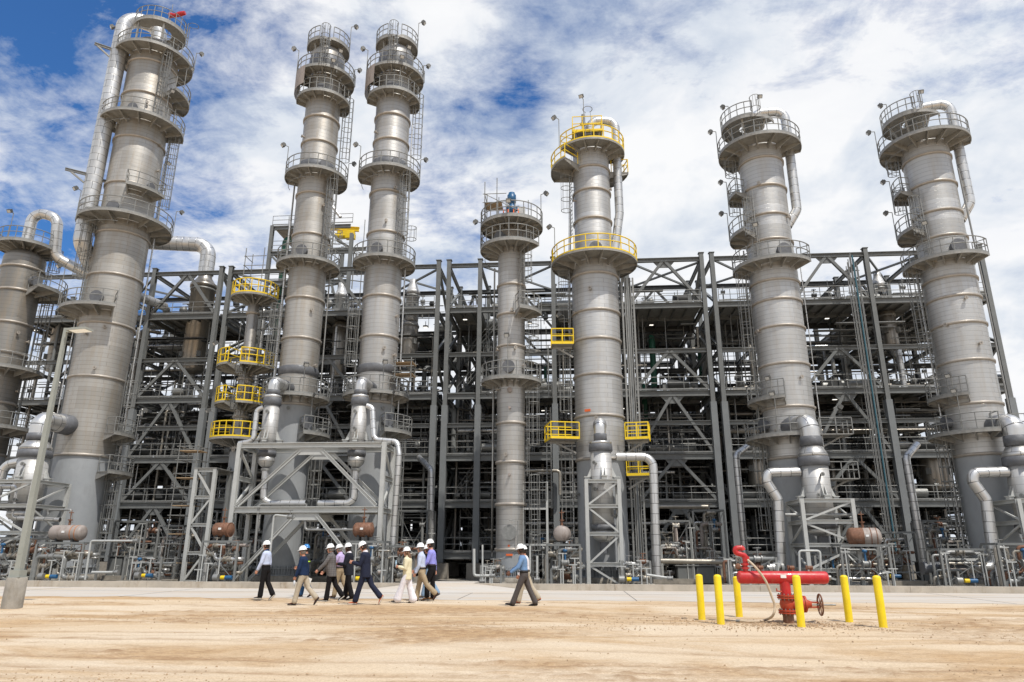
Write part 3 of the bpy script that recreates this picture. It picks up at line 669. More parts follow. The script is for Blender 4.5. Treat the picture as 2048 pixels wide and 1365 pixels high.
# ------------------------------------------------------------------ towers 6 and 7 (right pair)
def rightpair(c, label, f):
    r = 1.66; ru = 1.56; z = lambda v: Z(c, f(v)); zr = lambda v: Z(c, f(v), r)
    def ex(P, c, rad):
        zt = z(300); C = Vector((c[0], c[1], 0)); d = Vector((math.cos(RA(14)), math.sin(RA(14)), 0)); top = zt+3.2; q = C+d*2.2
        P('overhead_pipe', MB().tube(bent([C+Vector((-.2, 0, zt+.3)), C+Vector((-.2, 0, top)), q+Vector((0, 0, top)), q+Vector((0, 0, z(424))), C+d*1.4+Vector((0, 0, z(455)))], .8, 10), .345, 18), M_pipec)
        c2_ = (c[0]-.75, c[1]-.25); zp = zt+1.7
        dk = MB().sector(c2_, zp, .6, 1.95, RA(-255), RA(-10), .05).sector(c2_, zp-.2, 1.88, 1.95, RA(-255), RA(-10), .19)
        for a in (-240, -200, -150, -100, -40): dk.bar(pol(c2_, 1.7, RA(a), zp-.1), pol(c2_, .8, RA(a), zt-.1), .11)
        po = P('platform', dk, M_galvl)
        P('railing', railing_arc(c2_, zp+.05, 1.92, RA(-255), RA(-75)), M_galv, po)
        P('ladder', ladder_mb((c[0]-.3, c[1]), 1.5, RA(-80), zt+.1, zp+.4), M_galv)
        P('top_flange', MB().lathe([(zt+.6, .55), (zt+1.9, .55), (zt+1.9, .8), (zt+2.05, .8), (zt+2.05, .5)], (c[0]-.2, c[1]), 20), M_galv)
        # lower box platforms on the right flank
        for v in (872, 960):
            zz = z(v); b = C+Vector((r+.06, .2, zz))
            po = P('platform', MB().box(b+Vector((1.05, 0, 0)), (2.1, 1.6, .06)).bar(b-Vector((0, 0, .9)), b+Vector((1.7, 0, 0)), .12), M_galvl)
            g = MB(); e = [b+Vector((0, -.8, 0)), b+Vector((2.1, -.8, 0)), b+Vector((2.1, .8, 0))]
            for h in (1.1, .58):
                for p, q2 in zip(e, e[1:]): g.bar(p+Vector((0, 0, h)), q2+Vector((0, 0, h)), .055)
            for p in e+[(e[0]+e[1])/2, (e[1]+e[2])/2]: g.bar(p, p+Vector((0, 0, 1.1)), .055)
            P('railing', g, M_galv, po)
    return tower('process_tower', label, c, [(zr(913), r), (z(552), r), (z(492), ru), (z(300), ru)], zr(913)-.01,
        [zr(v) for v in (310, 366, 423, 474, 556, 595, 649, 724, 811, 913)],
        [(z(308), -225, 15, 3.0, 'g'), (z(396), 168, 222, 2.55, 'g'), (z(476), 158, 235, 2.75, 'g'), (z(541), -188, -20, 2.75, 'g'), (z(806), -200, -92, 2.6, 'g'), (z(880), -205, -65, 2.95, 'g')],
        [(-122, z(541), z(425)), (203, z(785), z(556)), (190, z(476), z(396)), (188, z(396), z(308)), (204, z(1130), z(885))],
        [(178, 1.9, z(300)+1.7, 2.7), (188, 3.0, z(308), 2.4), (190, 2.6, z(396), 1.6), (188, 2.75, z(476), 2.3), (-104, 2.7, z(541), 2.4), (-70, 1.0, z(300)+1.7, 2.0), (-105, 2.9, z(880), 2.6), (-110, 2.6, z(806), 1.2), (10, 2.9, z(872), 1.8)],
        [(-62, z(541)+.75, .5), (-150, z(880)+.9, .4)], mat=M_cladl, extras=ex)
c6 = (15.08, YT); c7 = (27.1, YT)
rightpair(c6, 'second grey tower from the right behind the red hydrant', lambda v: v)
rightpair(c7, 'grey tower furthest right with a pipe hooked over its top', lambda v: v-8 if v < 500 else v-7)
# ------------------------------------------------------------------ far left tower, small tower with yellow galleries
c0 = (-44.4, YT+2); r0_ = 1.5; z = lambda v: Z(c0, v); zr = lambda v: Z(c0, v, r0_)
def ex0(P, c, rad):
    zt = z(500); C = Vector((c[0], c[1], 0)); 
    P('overhead_pipe', MB().tube(bent([C+Vector((.05, -.3, zt-.2)), C+Vector((.05, -.3, z(426))), C+Vector((2.1, 0, z(438))), C+Vector((2.2, .4, z(512))), C+Vector((5.2, 2.5, z(545))), C+Vector((7, 9, z(545)))], 1.0, 10), .42, 20), M_pipec)
tower('process_tower', 'shadow-toned tower cut by the left edge with a swan neck pipe', c0,
    [(zr(905), r0_), (z(522), r0_)], zr(905)-.01, [zr(v) for v in (528, 575, 640, 700, 800, 905)],
    [(z(500), -180, 180, 2.25, 'g', .3), (z(585), -70, 20, 3.3, 'g'), (z(745), -160, 0, 2.9, 'g'), (z(860), -80, 10, 2.9, 'g')],
    [(-15, z(585), z(500)), (-5, z(745), z(600)), (-15, z(850), z(755))],
    [(-130, 2.2, z(500), 2.2), (-50, 3.2, z(745), 2.)], [(-60, z(585)+.7, .4)], mat=M_cladk, extras=ex0)
c8 = (-24.1, YT+1.5); z = lambda v: Z(c8, v)
def ex8(P, c, rad):
    s = MB(); zt = z(600)
    for x, y in ((-.9, -.5), (.6, -.5), (-.9, .7), (.6, .7)): s.tube([(c[0]+x, c[1]+y, zt), (c[0]+x, c[1]+y, zt+4.2)], .035, 5)
    for h in (.9, 1.8, 2.7, 3.5): s.tube([(c[0]-1, c[1]-.5, zt+h), (c[0]+.8, c[1]-.5, zt+h)], .03, 5).tube([(c[0]-.9, c[1]-.6, zt+h), (c[0]-.9, c[1]+.8, zt+h)], .03, 5)
    P('scaffold', s, M_galv)
    P('wrap_band', MB().lathe([(z(716), .5), (z(716)+.02, .56), (z(703), .56), (z(702), .5)], c, 20), M_wrap)
    P('insulation_wrap', MB().lathe([(z(888), .5), (z(888)+.03, .66), (z(862), .66), (z(860), .5)], c, 20), M_wrap)
tower('small_column', 'small shiny column with four yellow railed galleries', c8,
    [(z(900), .52), (z(705), .52), (z(700), .43), (z(600), .43)], z(905), [z(v) for v in (628, 704, 760, 835)],
    [(z(600), -200, 30, 1.75, 'y'), (z(738), -235, -130, 2.15, 'y'), (z(738), -105, -5, 2.0, 'y'), (z(812), -235, -130, 1.95, 'y'), (z(812), -105, -5, 1.9, 'y'), (z(882), -200, 20, 2.0, 'y')],
    [(-10, z(735), z(605)), (-110, z(810), z(740)), (-112, z(882), z(812)), (-15, z(1120), z(940))],
    [(200, 2.1, z(738), 1.5), (-20, 1.9, z(738), 1.4), (200, 2.0, z(812)-1.9, 1.2)], [(-95, z(882)+.6, .3)], mat=M_dkves, group=None, extras=ex8)
OFF[0] = 0.
# ------------------------------------------------------------------ steel modules
LV = [1.45, 5.45, 9.25, 14.5, 22.3]; BE = [12.0, 18.2]; ROOF = 26.6; YF = 58.
def railing_line(a, b, t=.032, h=1.1, toe=True):
    a = Vector(a); b = Vector(b); m = MB(); n = max(1, int((b-a).length/1.6))
    for hh in (h, h*.55): m.tube([a+Vector((0, 0, hh)), b+Vector((0, 0, hh))], t, 5)
    for k in range(n+1):
        p = a.lerp(b, k/n); m.tube([p, p+Vector((0, 0, h))], t, 5)
    if toe: m.bar(a+Vector((0, 0, .07)), b+Vector((0, 0, .07)), .02, .12)
    return m
def valve(m, p, r=.14, ax=(1, 0, 0), wheel=True):
    p = Vector(p); a = Vector(ax).normalized()
    m.tube([p-a*r*1.3, p-a*r*.9], r*1.25, 10); m.tube([p+a*r*.9, p+a*r*1.3], r*1.25, 10); m.tube([p-a*r*1.2, p, p+a*r*1.2], [r*.8, r*1.05, r*.8], 10)
    m.tube([p, p+Vector((0, 0, r*3.6))], r*.28, 6)
    if wheel:
        c = p+Vector((0, 0, r*3.4)); m.tube([c+Vector((math.cos(q)*r*1.3, math.sin(q)*r*1.3, 0)) for q in [2*PI*k/10 for k in range(11)]], r*.14, 4)
        m.bar(c-Vector((r*1.3, 0, 0)), c+Vector((r*1.3, 0, 0)), r*.14).bar(c-Vector((0, r*1.3, 0)), c+Vector((0, r*1.3, 0)), r*.14)
def module(label, xs, seed, chev, rows=(58., 64.8, 71.6, 78.4), nodeck=(), raked=(0, -1), dense=1., roofx=True, rail_y=None, open_deck=0.):
    rnd = random.Random(seed); root = thing('steel_structure', label, 'steel structure', (xs[0], rows[0], -.6), 'steel equipment structures'); P = Part(root)
    x0, x1 = xs[0], xs[-1]; nb = len(xs)-1
    for j, y in enumerate(rows):
        for x in xs:
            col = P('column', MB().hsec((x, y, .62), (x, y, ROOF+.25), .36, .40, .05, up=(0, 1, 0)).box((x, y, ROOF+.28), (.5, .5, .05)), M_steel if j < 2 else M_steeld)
            if j == 0:
                P('fireproofing', MB().box((x, y, 7.05), (.50, .56, 12.8)), M_fire, col)
            P('pedestal', MB().box((x, y, 0), (1.15 if j else 1.3, 1.15, 1.22)), M_conc, col)
    for j, y in enumerate(rows):
        for zl in sorted(LV+BE+[ROOF]):
            if j and zl in BE and rnd.random() < .5: continue
            big = zl in LV
            yy = y-(.22 if j == 0 else 0)
            P('beam', MB().hsec((x0+.21, y, zl-.27), (x1-.21, y, zl-.27), .28, .50 if big else .36, .045), M_steel if j < 1 else M_steeld)  # rows behind the front take the steel with shade in its colour
    for x in xs:
        for zl in sorted(LV+BE+[ROOF]):
            P('cross_beam', MB().hsec((x, rows[0]+.2, zl-.30), (x, rows[-1]-.2, zl-.30), .24, .42 if zl in LV else .32, .045), M_steel)
    # chevrons and raking braces
    def brace(a, b, w=.24, mat=None): P('brace', MB().hsec(a, b, w, w, .04, up=(0, 1, 0)), mat or M_steel)
    st = [.62]+sorted(LV+BE)+[ROOF]
    for i in chev:
        xa, xb = xs[i]+.25, xs[i+1]-.25; xm = (xa+xb)/2
        for za, zb in ((.7, 5.0), (5.5, 8.8), (9.3, 14.0), (14.6, 17.9), (22.4, 26.2)):
            brace((xa, YF+.02, za), (xm-.1, YF+.02, zb)); brace((xb, YF+.02, za), (xm+.1, YF+.02, zb))
            P('gusset', MB().add([(xm-1.0, YF-.02, zb+.02), (xm+1.0, YF-.02, zb+.02), (xm+.45, YF-.02, zb-.62), (xm-.45, YF-.02, zb-.62), (xm-1.0, YF+.04, zb+.02), (xm+1.0, YF+.04, zb+.02), (xm+.45, YF+.04, zb-.62), (xm-.45, YF+.04, zb-.62)], [(3,2,1,0), (4,5,6,7), (0,1,5,4), (1,2,6,5), (2,3,7,6), (3,0,4,7)]), M_steel)
    for i in raked:
        x = xs[i]
        for k in range(len(rows)-1):
            ya, yb = rows[k]+.2, rows[k+1]-.2
            for za, zb in ((1.5, 5.1), (5.5, 8.9), (14.6, 17.9), (18.3, 21.9), (22.4, 26.2)):
                if (k+i) % 2: ya, yb = yb, ya
                brace((x, ya, za), (x, yb, zb), .22)
    for i in range(nb):       # interior row chevrons
        if rnd.random() < .6:
            y = rows[1]; xa, xb = xs[i]+.2, xs[i+1]-.2; xm = (xa+xb)/2
            for za, zb in ((14.6, 17.9), (18.3, 21.9), (22.4, 26.2)): brace((xa, y, za), (xm, y, zb), .2, M_steeld); brace((xb, y, za), (xm, y, zb), .2, M_steeld)
    if roofx:
        for i in range(nb):
            if i % 2 == seed % 2: brace((xs[i]+.2, rows[0]+.2, ROOF-.3), (xs[i+1]-.2, rows[1]-.2, ROOF-.3), .16); brace((xs[i+1]-.2, rows[0]+.2, ROOF-.36-.14), (xs[i]+.2, rows[1]-.2, ROOF-.36-.14), .16)
    # decks: plate on joists, openings left where pipes rise
    for li, zl in enumerate(LV):
        for i in range(nb):
            m = MB(); J = MB()
            for k in range(len(rows)-1):
                if (li, i) in nodeck or (li, i, k) in nodeck or (li >= 3 and rnd.random() < open_deck*(1.6 if k else .4)): continue
                xa, xb, ya, yb = xs[i]+.12, xs[i+1]-.12, rows[k]+.12, rows[k+1]-.12
                m.box(((xa+xb)/2, (ya+yb)/2, zl), (xb-xa, yb-ya, .05))
                q = xa+.9
                while q < xb-.5: J.box((q, (ya+yb)/2, zl-.16), (.08, yb-ya, .22)); q += 1.05
                J.box(((xa+xb)/2, (ya+yb)/2+.6, zl-.19), (xb-xa-.3, .14, .32))
            do = P('deck', m, M_galvl if li > 2 else M_steel)
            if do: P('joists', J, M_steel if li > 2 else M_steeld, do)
        for i in range(nb):
            if (li, i) in nodeck: continue
            P('railing', railing_line((xs[i]+.3, YF-.12, zl+.02), (xs[i+1]-.3, YF-.12, zl+.02)), M_galv)
        P('railing', railing_line((x0, rows[-1], zl+.02), (x1, rows[-1], zl+.02)), M_steeld)
    # process piping: runs, risers and cross runs
    pm = [M_pgrey, M_plit, M_pipec, M_pipec, M_galv, M_steel, M_dkves, M_steeld]
    W = x1-x0; zs = [.7]+LV
    for k in range(int(52*dense)):
        l = rnd.choice([0, 0, 1, 1, 1, 2, 2, 2, 3, 3, 4]); zb = zs[l]+.3; zt = (zs[l+1] if l+1 < len(zs) else ROOF-1.5)-.7
        if l == 5: zt = zb+1.6
        zz = rnd.uniform(zb, zt); y = rows[0]+.8+abs(rnd.gauss(0, 7)); y = min(y, rows[-1]-1)
        L = min(W-.6, rnd.uniform(3, W*1.2)); xa = rnd.uniform(x0+.3, x1-.3-L) if W-.6 > L else x0+.3; rr = rnd.choice([.05, .07, .07, .1, .12, .16, .22]) if l < 4 else rnd.choice([.05, .08, .12])
        pts = [(xa, y, zz), (xa+L, y, zz)]
        q = rnd.random()
        if q < .35: pts.append((xa+L, y, zz+rnd.choice([-1, 1])*rnd.uniform(.8, 2.2)))
        elif q < .6: pts = [(xa, y, zz), (xa+L*.4, y, zz), (xa+L*.4, y, zz+rnd.uniform(.5, 1.2)), (xa+L, y, zz+.8)] if False else [(xa, y+1.5, zz)]+pts
        P('pipe', MB().tube(bent(pts, rr*2.5, 4), rr, 8), rnd.choice(pm))
    for k in range(int(44*dense)):
        x = rnd.uniform(x0+.6, x1-.6); y = rows[0]+.7+abs(rnd.gauss(0, 6)); y = min(y, rows[-1]-1); za = rnd.choice([.3, 1.6, 5.6, 9.4, 14.6]); zb = min(za+rnd.choice([3.4, 4, 7.5, 8.5, 12]), 24)
        rr = rnd.choice([.05, .07, .1, .13, .18, .24]); d = rnd.choice([-1, 1])
        P('pipe', MB().tube(bent([(x+d*rnd.uniform(.8, 2), y, za), (x, y, za), (x, y, zb), (x+rnd.uniform(-1.5, 1.5), y+1.2, zb)], rr*2.5, 4), rr, 8), rnd.choice(pm))
    # fittings nobody could count
    m = MB(); m2 = MB()
    for k in range(int(1000*dense)):
        l = rnd.choice([0, 0, 1, 1, 1, 2, 2, 2, 3, 3, 3, 3, 4, 4, 4, 5, 5]); zb = (zs[l] if l else -.55)+.05; H = ((zs[l+1] if l+1 < len(zs) else zs[l]+2.6)-.6)-zb
        x = rnd.uniform(x0+.5, x1-.5); y = min(rows[0]+.5+abs(rnd.gauss(0, 5)), rows[-1]-.5); mm = m if rnd.random() < .6 else m2; q = rnd.random()
        if q < .28: h = rnd.uniform(.5, 1.7); mm.tube([(x, y, zb), (x, y, zb+h)], rnd.uniform(.03, .09), 5); valve(mm, (x, y, zb+h), rnd.uniform(.08, .16))
        elif q < .55:
            z_ = zb+rnd.random()*H; L = rnd.uniform(.8, 5); xa = max(x0+.3, min(x, x1-.3-L)); mm.tube([(xa, y, z_), (xa+L, y, z_)], rnd.uniform(.025, .06), 5)
        elif q < .76:
            z_ = zb+rnd.random()*H; mm.tube([(x, y, zb), (x, y, zb+H)], rnd.uniform(.025, .06), 5)
        elif q < .80: mm.box((x, y, zb+rnd.uniform(.4, 1.3)), (rnd.uniform(.3, .9), .35, rnd.uniform(.4, 1.1)))
        elif q < .90: r_ = rnd.uniform(.25, .5); mm.tube([(x, y, zb+.6), (x+rnd.uniform(.9, 2.2), y, zb+.6)], r_, 12); 
        elif q < .95: mm.ball((x, y, zb+1.0), rnd.uniform(.2, .4), 10, 8)
        else:
            z_ = zb+H*.8; L = rnd.uniform(2, 6); xa = max(x0+.3, min(x, x1-.3-L)); mm.box((xa+L/2, y, z_), (L, .45, .08))
    o = P('small_fittings', m, M_galv); o['kind'] = 'stuff'; o = P('dark_fittings', m2, M_steeld); o['kind'] = 'stuff'
    for k in range(int(9*dense)):
        l = rnd.choice([1, 2, 3, 3, 4]); x = rnd.uniform(x0+1, x1-1); z_ = (zs[l+1] if l+1 < len(zs) else ROOF)-.75; y = rows[0]+rnd.uniform(.4, 7)
        lo = P('work_lamp', MB().box((x, y, z_), (.42, .28, .16)).bar((x, y, z_), (x, y, z_+.5), .05), M_head)
        P('lens', MB().box((x, y-.02, z_-.09), (.34, .22, .02)), M_lamp, lo)
    return root, P
XA = [-57.7, -51.2, -44.7, -38.2, -31.7]; XB = [-30.8, -24.3, -17.8, -11.25]; XC = [-10.3, -7.45, -.9, 5.62, 12.2]; XD = [13.1, 19.65, 26.2, 30.9, 35.7]
rootA, PA = module('grey steel structure furthest left, behind the shadow-toned tower and the tallest one', XA[1:], 11, (2,), raked=(1, -1), open_deck=.25)
rootB, PB = module('grey steel structure standing behind the slender twin towers', XB, 12, (1,), open_deck=.2)
rootC, PC = module('grey steel structure with stairs behind the slim tower and the yellow railed one', XC, 13, (3,), nodeck=((4, 1), (3, 0), (3, 1, 2)), open_deck=.3)
rootD, PD = module('grey steel structure furthest right, behind the two towers hooked with pipes', XD, 14, (1,), open_deck=.2)
# stairs inside the central structure
def stair(P, xa, xb, y, za, zb, w=.9):
    m = MB()
    for s in (-w/2, w/2): m.bar((xa, y+s, za), (xb, y+s, zb), .05, .28, up=(0, 1, 0)); 
    n = int((zb-za)/.21)
    for k in range(1, n): t = k/n; m.box((xa+(xb-xa)*t, y, za+(zb-za)*t), (.26, w-.06, .04))
    o = P('stair', m, M_steel)
    g = MB()
    for h in (1.0, .5): g.bar((xa, y-w/2, za+h), (xb, y-w/2, zb+h), .05)
    for k in range(6): t = k/5; g.bar((xa+(xb-xa)*t, y-w/2, za+(zb-za)*t), (xa+(xb-xa)*t, y-w/2, za+(zb-za)*t+1), .045)
    P('handrail', g, M_galv, o)
stair(PC, -9.6, -6.6, 60.5, 14.6, 18.3); stair(PC, -6.0, -9.2, 61.8, 9.3, 14.5); stair(PC, -9.6, -6.9, 60.5, 5.5, 9.2); stair(PC, -6.5, -9.3, 61.8, 1.5, 5.4); stair(PC, -9.3, -6.0, 62.5, 18.3, 22.2)
PC('landing', MB().box((-6.2, 60.5, 18.25), (1.9, 2.6, .06)).box((-8.9, 59.2, 14.55), (2.6, 2.4, .06)), M_steel)
PC('railing', railing_line((-7.2, 59.2, 18.3), (-5.2, 59.2, 18.3)), M_galv)
for x, y, za, zb, r in ((8.0, 62, 15.5, 20.5, .28), (7.0, 61.5, 12.2, 15.8, .22), (13.0, 66, 14.8, 20.5, .2), (-1.8, 62.5, 15, 18, .16)):
    PC('green_pipe', MB().tube(bent([(x-.9, y+.8, za), (x, y, za), (x, y, zb), (x, y+1.4, zb)], r*2, 5), r, 14), M_green)
for P_ in (PA, PB, PC, PD): P_.flush({'beam': 'rear_beams', 'pipe': 'rear_piping', 'brace': 'rear_braces', 'cross_beam': 'rear_cross_beams'})
# loose raking beam piece on the central roof
# tall rear tower module at the left
def tallmod():
    ya, yb = 67., 73.; xa = at(538, 520, ya).x; xb = at(700, 520, ya).x; zt = at(560, 452, ya).z
    root = thing('stair_tower', 'tall steel frame rising above the roofline behind the left twin tower', 'steel structure', (xa, ya, -.6)); P = Part(root)
    xs = [xa, (xa*2+xb)/3, (xa+xb*2)/3, xb]
    for x in xs:
        for y in (ya, yb): P('column', MB().hsec((x, y, -.55), (x, y, zt-(0 if x < xb-.1 else 1.2)), .36, .4, .05, up=(0, 1, 0)), M_steel)
    for k, zz in enumerate((22.6, zt-6.4, zt-3.0, zt)):
        for y in (ya, yb): P('beam', MB().hsec((xa+.2, y, zz-.3), (xb-.2, y, zz-.3), .25, .4, .05), M_steel)
        P('deck', MB().box(((xs[0]+xs[1])/2+.4, (ya+yb)/2, zz), (xs[1]-xs[0]+.9, yb-ya, .05)), M_galvl)
        P('railing', railing_line((xa, ya-.1, zz+.03), (xs[1]+.6, ya-.1, zz+.03)).add([], []), M_galv)
        P('railing', railing_line((xs[2], ya-.1, zz+.03), (xb, ya-.1, zz+.03)), M_galv)
    for a, b in (((xs[2], zt-3.3), (xb, 22.8)), ((xs[1], 23), (xs[2], zt-3.3)), ((xs[0], zt-3.3), (xs[1], zt-6.4)), ((xs[2], zt-.4), (xb, zt-3.2))): P('brace', MB().hsec((a[0], ya+.02, a[1]), (b[0], ya+.02, b[1]), .22, .22, .04, up=(0, 1, 0)), M_steel)
    P('green_pipe', MB().tube(bent([(xa+2.2, ya+1, zt-1.2), (xa+1.2, ya+1, zt-1.2), (xa+1.2, ya+1, 22.6)], .6, 6), .36, 14), M_green)
    P('vent_pipe', MB().tube(bent([(xa+4.2, ya+2, zt-1), (xa+4.2, ya+2, zt+3.2), (xa+5.6, ya+2, zt+3.4), (xa+6.8, ya+2, zt+1.8)], .4, 5), .18, 10), M_pipec)
    P('ladder', ladder_mb((xa+3.3, ya+.3), 0, -PI/2, zt-6.2, zt), M_galv)
    rnd = random.Random(5); m = MB()
    for k in range(70):
        x = rnd.uniform(xa+.5, xb-.5); y = rnd.uniform(ya+.4, yb-.5); zb = rnd.choice((22.6, zt-6.4, zt-3.0))+.05
        if rnd.random() < .5: m.tube([(x, y, zb), (x, y, zb+rnd.uniform(.6, 2.6))], rnd.uniform(.04, .12), 6)
        else: m.tube([(x, y, zb+rnd.uniform(.3, 2.4)), (x+rnd.uniform(1, 4), y, zb+1)], rnd.uniform(.04, .14), 6)
    o = P('small_fittings', m, M_galv); o['kind'] = 'stuff'
    return xb, zt
xb_, zt_ = tallmod()
# yellow hoist beam
hz = at(690, 462, 69); h = thing('hoist', 'yellow hoist on a short yellow beam between the twin towers', 'hoist', tuple(hz)); P = Part(h)
P('hoist_beam', MB().hsec(hz+Vector((-2.6, 0, .5)), hz+Vector((1.6, 0, .1)), .3, .5, .06), M_yel)
P('trolley', MB().box(hz+Vector((.2, -.1, -.35)), (1.9, .6, .35)).box(hz+Vector((.7, -.1, -.75)), (1.0, .7, .6)).tube([hz+Vector((-1.0, -.1, -.7)), hz+Vector((.4, -.1, -.7))], .33, 12), M_yel)
P('hook_block', MB().tube([hz+Vector((-1.9, 0, .2)), hz+Vector((-1.9, 0, -1.6))], .04, 6).ball(hz+Vector((-1.9, 0, -1.7)), .3, 10, 8).tube([hz+Vector((-1.9, 0, -1.9)), hz+Vector((-1.7, 0, -2.3)), hz+Vector((-2.0, 0, -2.5)), hz+Vector((-2.2, 0, -2.3))], .08, 6), M_yel)
# dense rear rack that closes the lower view
def rear():
    root = thing('pipe_rack', 'dark low pipe rack far behind the towers, seen between the steel decks', 'pipe rack', (-52, 84, -.6)); P = Part(root); rnd = random.Random(21)
    for k in range(15):
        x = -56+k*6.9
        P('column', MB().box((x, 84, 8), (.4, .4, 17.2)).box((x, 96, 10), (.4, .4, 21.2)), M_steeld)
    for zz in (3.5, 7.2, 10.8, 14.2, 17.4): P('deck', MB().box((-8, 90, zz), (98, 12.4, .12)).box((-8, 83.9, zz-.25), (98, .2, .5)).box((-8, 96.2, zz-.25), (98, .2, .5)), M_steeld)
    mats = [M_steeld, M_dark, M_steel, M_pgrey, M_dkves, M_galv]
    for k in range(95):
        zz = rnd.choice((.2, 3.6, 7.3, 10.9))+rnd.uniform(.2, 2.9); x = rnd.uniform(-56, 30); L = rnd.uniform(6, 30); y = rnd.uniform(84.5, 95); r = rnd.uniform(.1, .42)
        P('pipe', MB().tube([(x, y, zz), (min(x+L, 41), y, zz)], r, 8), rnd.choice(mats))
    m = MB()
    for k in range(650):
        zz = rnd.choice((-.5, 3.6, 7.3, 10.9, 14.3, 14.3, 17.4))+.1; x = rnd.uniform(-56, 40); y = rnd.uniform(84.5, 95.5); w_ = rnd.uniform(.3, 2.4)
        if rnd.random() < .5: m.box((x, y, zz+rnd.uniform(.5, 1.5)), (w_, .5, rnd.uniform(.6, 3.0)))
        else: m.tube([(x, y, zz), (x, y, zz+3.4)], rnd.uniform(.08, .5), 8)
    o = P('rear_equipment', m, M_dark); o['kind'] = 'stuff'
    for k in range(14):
        if k % 5 != 3: P('backdrop_panel', MB().box((-52.5+k*6.9, 97.2, 8.2+(k*7 % 5)*.35), (6.5, .2, 17.6+(k*7 % 5)*.7)), M_dark)  # added dark sheets that block sky showing between the decks
rear()
# ------------------------------------------------------------------ vessels standing inside the structures
def vessel(label, uL, uR, v_mid, vt, vb, Y, mat, cone=False, group='upright vessels inside the structures'):
    a, b = math.atan2(ray(uL, v_mid).x, ray(uL, v_mid).y), math.atan2(ray(uR, v_mid).x, ray(uR, v_mid).y)
    x = Y*math.tan((a+b)/2); r = Y/math.cos((a+b)/2)*math.sin((b-a)/2); zt, zb = zv(vt, x, Y), zv(vb, x, Y)
    root = thing('vessel', label, 'vessel', (x, Y, zb-.6), group); P = Part(root)
    pr = [(zb-r*.5*math.cos(t), max(.002, r*math.sin(t))) for t in [PI/2*k/6 for k in range(7)]]+[(zt, r)]
    if cone: pr += [(zt+.02, r*1.12), (zt+.35, r*1.12), (zt+.38, r), (zt+1.1, r*.58), (zt+1.5, r*.58), (zt+1.5, 0)]
    else: pr += [(zt+r*.5*math.sin(t), max(.002, r*math.cos(t))) for t in [PI/2*k/6 for k in range(1, 7)]]
    P('shell', MB().lathe(pr, (x, Y), 32), mat)
    P('band', MB().lathe([(zt-.3, r), (zt-.28, r+.07), (zt-.12, r+.07), (zt-.1, r)], (x, Y), 32), M_galv)
    for k in range(4): a_ = PI/4+PI/2*k; P('support_lug', MB().box(pol((x, Y), r+.1, a_, zb+1.2), (.3, .3, .5), rz=a_), M_steel)
    P('outlet', MB().tube([(x, Y, zb-r*.5), (x, Y, zb-r*.5-.5), (x+.3, Y, zb-r*.5-1.0)], r*.25, 10), M_galv)
    return x, zt, r
xv, zt, rv = vessel('cone topped silver vessel at the left under the big arched pipe', 373, 424, 640, 578, 738, 60.5, M_dkves, True)
o = MB().tube(bent([(xv, 60.5, zt+1.45), (xv, 60.5, zt+4.6), (xv-2.6, 60.0, zt+4.6), (at(262, 525, 60).x, 58.5, zt+4.4)], 1.6, 12), .72, 22).build('arched_pipe', M_pipec); tag(o, 'big bright arched pipe running left from the cone topped vessel', 'pipe')
vessel('bare steel vessel between the slender twin towers', 663, 694, 700, 650, 752, 61, M_dkves)
vessel('bare steel vessel just right of the right twin tower', 800, 836, 680, 650, 712, 61, M_dkves)
vessel('vessel with insulated cone between the twin tower tops', 669, 693, 612, 596, 640, 62, M_ves, True)
vessel('bare steel vessel low behind the second tower from the right', 1494, 1533, 930, 890, 968, 59.5, M_dkves)
vessel('wide bare steel vessel low between the two right towers', 1836, 1897, 930, 890, 975, 60, M_dkves)
vessel('brown vessel high behind the rightmost tower', 1762, 1794, 655, 628, 690, 61, M_dkves)
vessel('insulated cone vessel at roof level beside the rightmost tower', 1745, 1772, 580, 575, 600, 62, M_ves, True)
vessel('pale vessel high at the left between the two leftmost towers', 98, 124, 690, 640, 740, 61, M_ves, True)
vessel('insulated vessel high beside the right twin tower', 812, 838, 600, 590, 640, 61, M_ves, True)

# ------------------------------------------------------------------ pipes that stand in front, things of their own
def pipe_thing(label, pts, r, mat, br=None, group=None, n=14, flange=(), cat='pipe'):
    pts = [at(*p) for p in pts]
    root = thing('pipe', label, cat, tuple(pts[-1]), group); P = Part(root)
    P('pipe_run', MB().tube(bent(pts, br or r*2.6, 7), r, n), mat)
    for i in flange:
        a = pts[i]; d = (pts[i+1]-a).normalized() if i+1 < len(pts) else (a-pts[i-1]).normalized(); P('flange', MB().tube([a-d*.08, a+d*.08], r*1.35, n), M_galv)
    return P
pipe_thing('tall thin insulated pipe with a bent top left of the central stair bay', [(838, 915, 55.5), (862, 940, 53), (862, 1160, 53)], .22, M_pipec, .5)
pipe_thing('shiny insulated pipe dropping beside the yellow railed tower', [(1232, 914, 45.2), (1306, 914, 45.2), (1314, 1156, 45)], .27, M_pipec, .7, flange=(2,))
pipe_thing('shiny pipe bending down behind the second tower from the right', [(1494, 893, 52), (1472, 910, 51), (1490, 1108, 51)], .23, M_pipec, .6)
pipe_thing('shiny pipe bending down left of the rightmost tower', [(1834, 889, 52), (1812, 915, 51), (1848, 1128, 51)], .25, M_pipec, .6)
pipe_thing('thick jointed pipe from the second right exchanger down to the ground', [(1600, 944, 45), (1536, 946, 45), (1532, 962, 45), (1556, 1000, 45), (1563, 1136, 45), (1515, 1138, 45)], .30, M_pipec, .5, flange=(4,))
pipe_thing('thick jointed pipe from the rightmost exchanger down to the ground', [(2015, 944, 45), (1948, 946, 45), (1944, 962, 45), (1972, 1000, 45), (1990, 1136, 45), (1850, 1136, 45)], .32, M_pipec, .5)
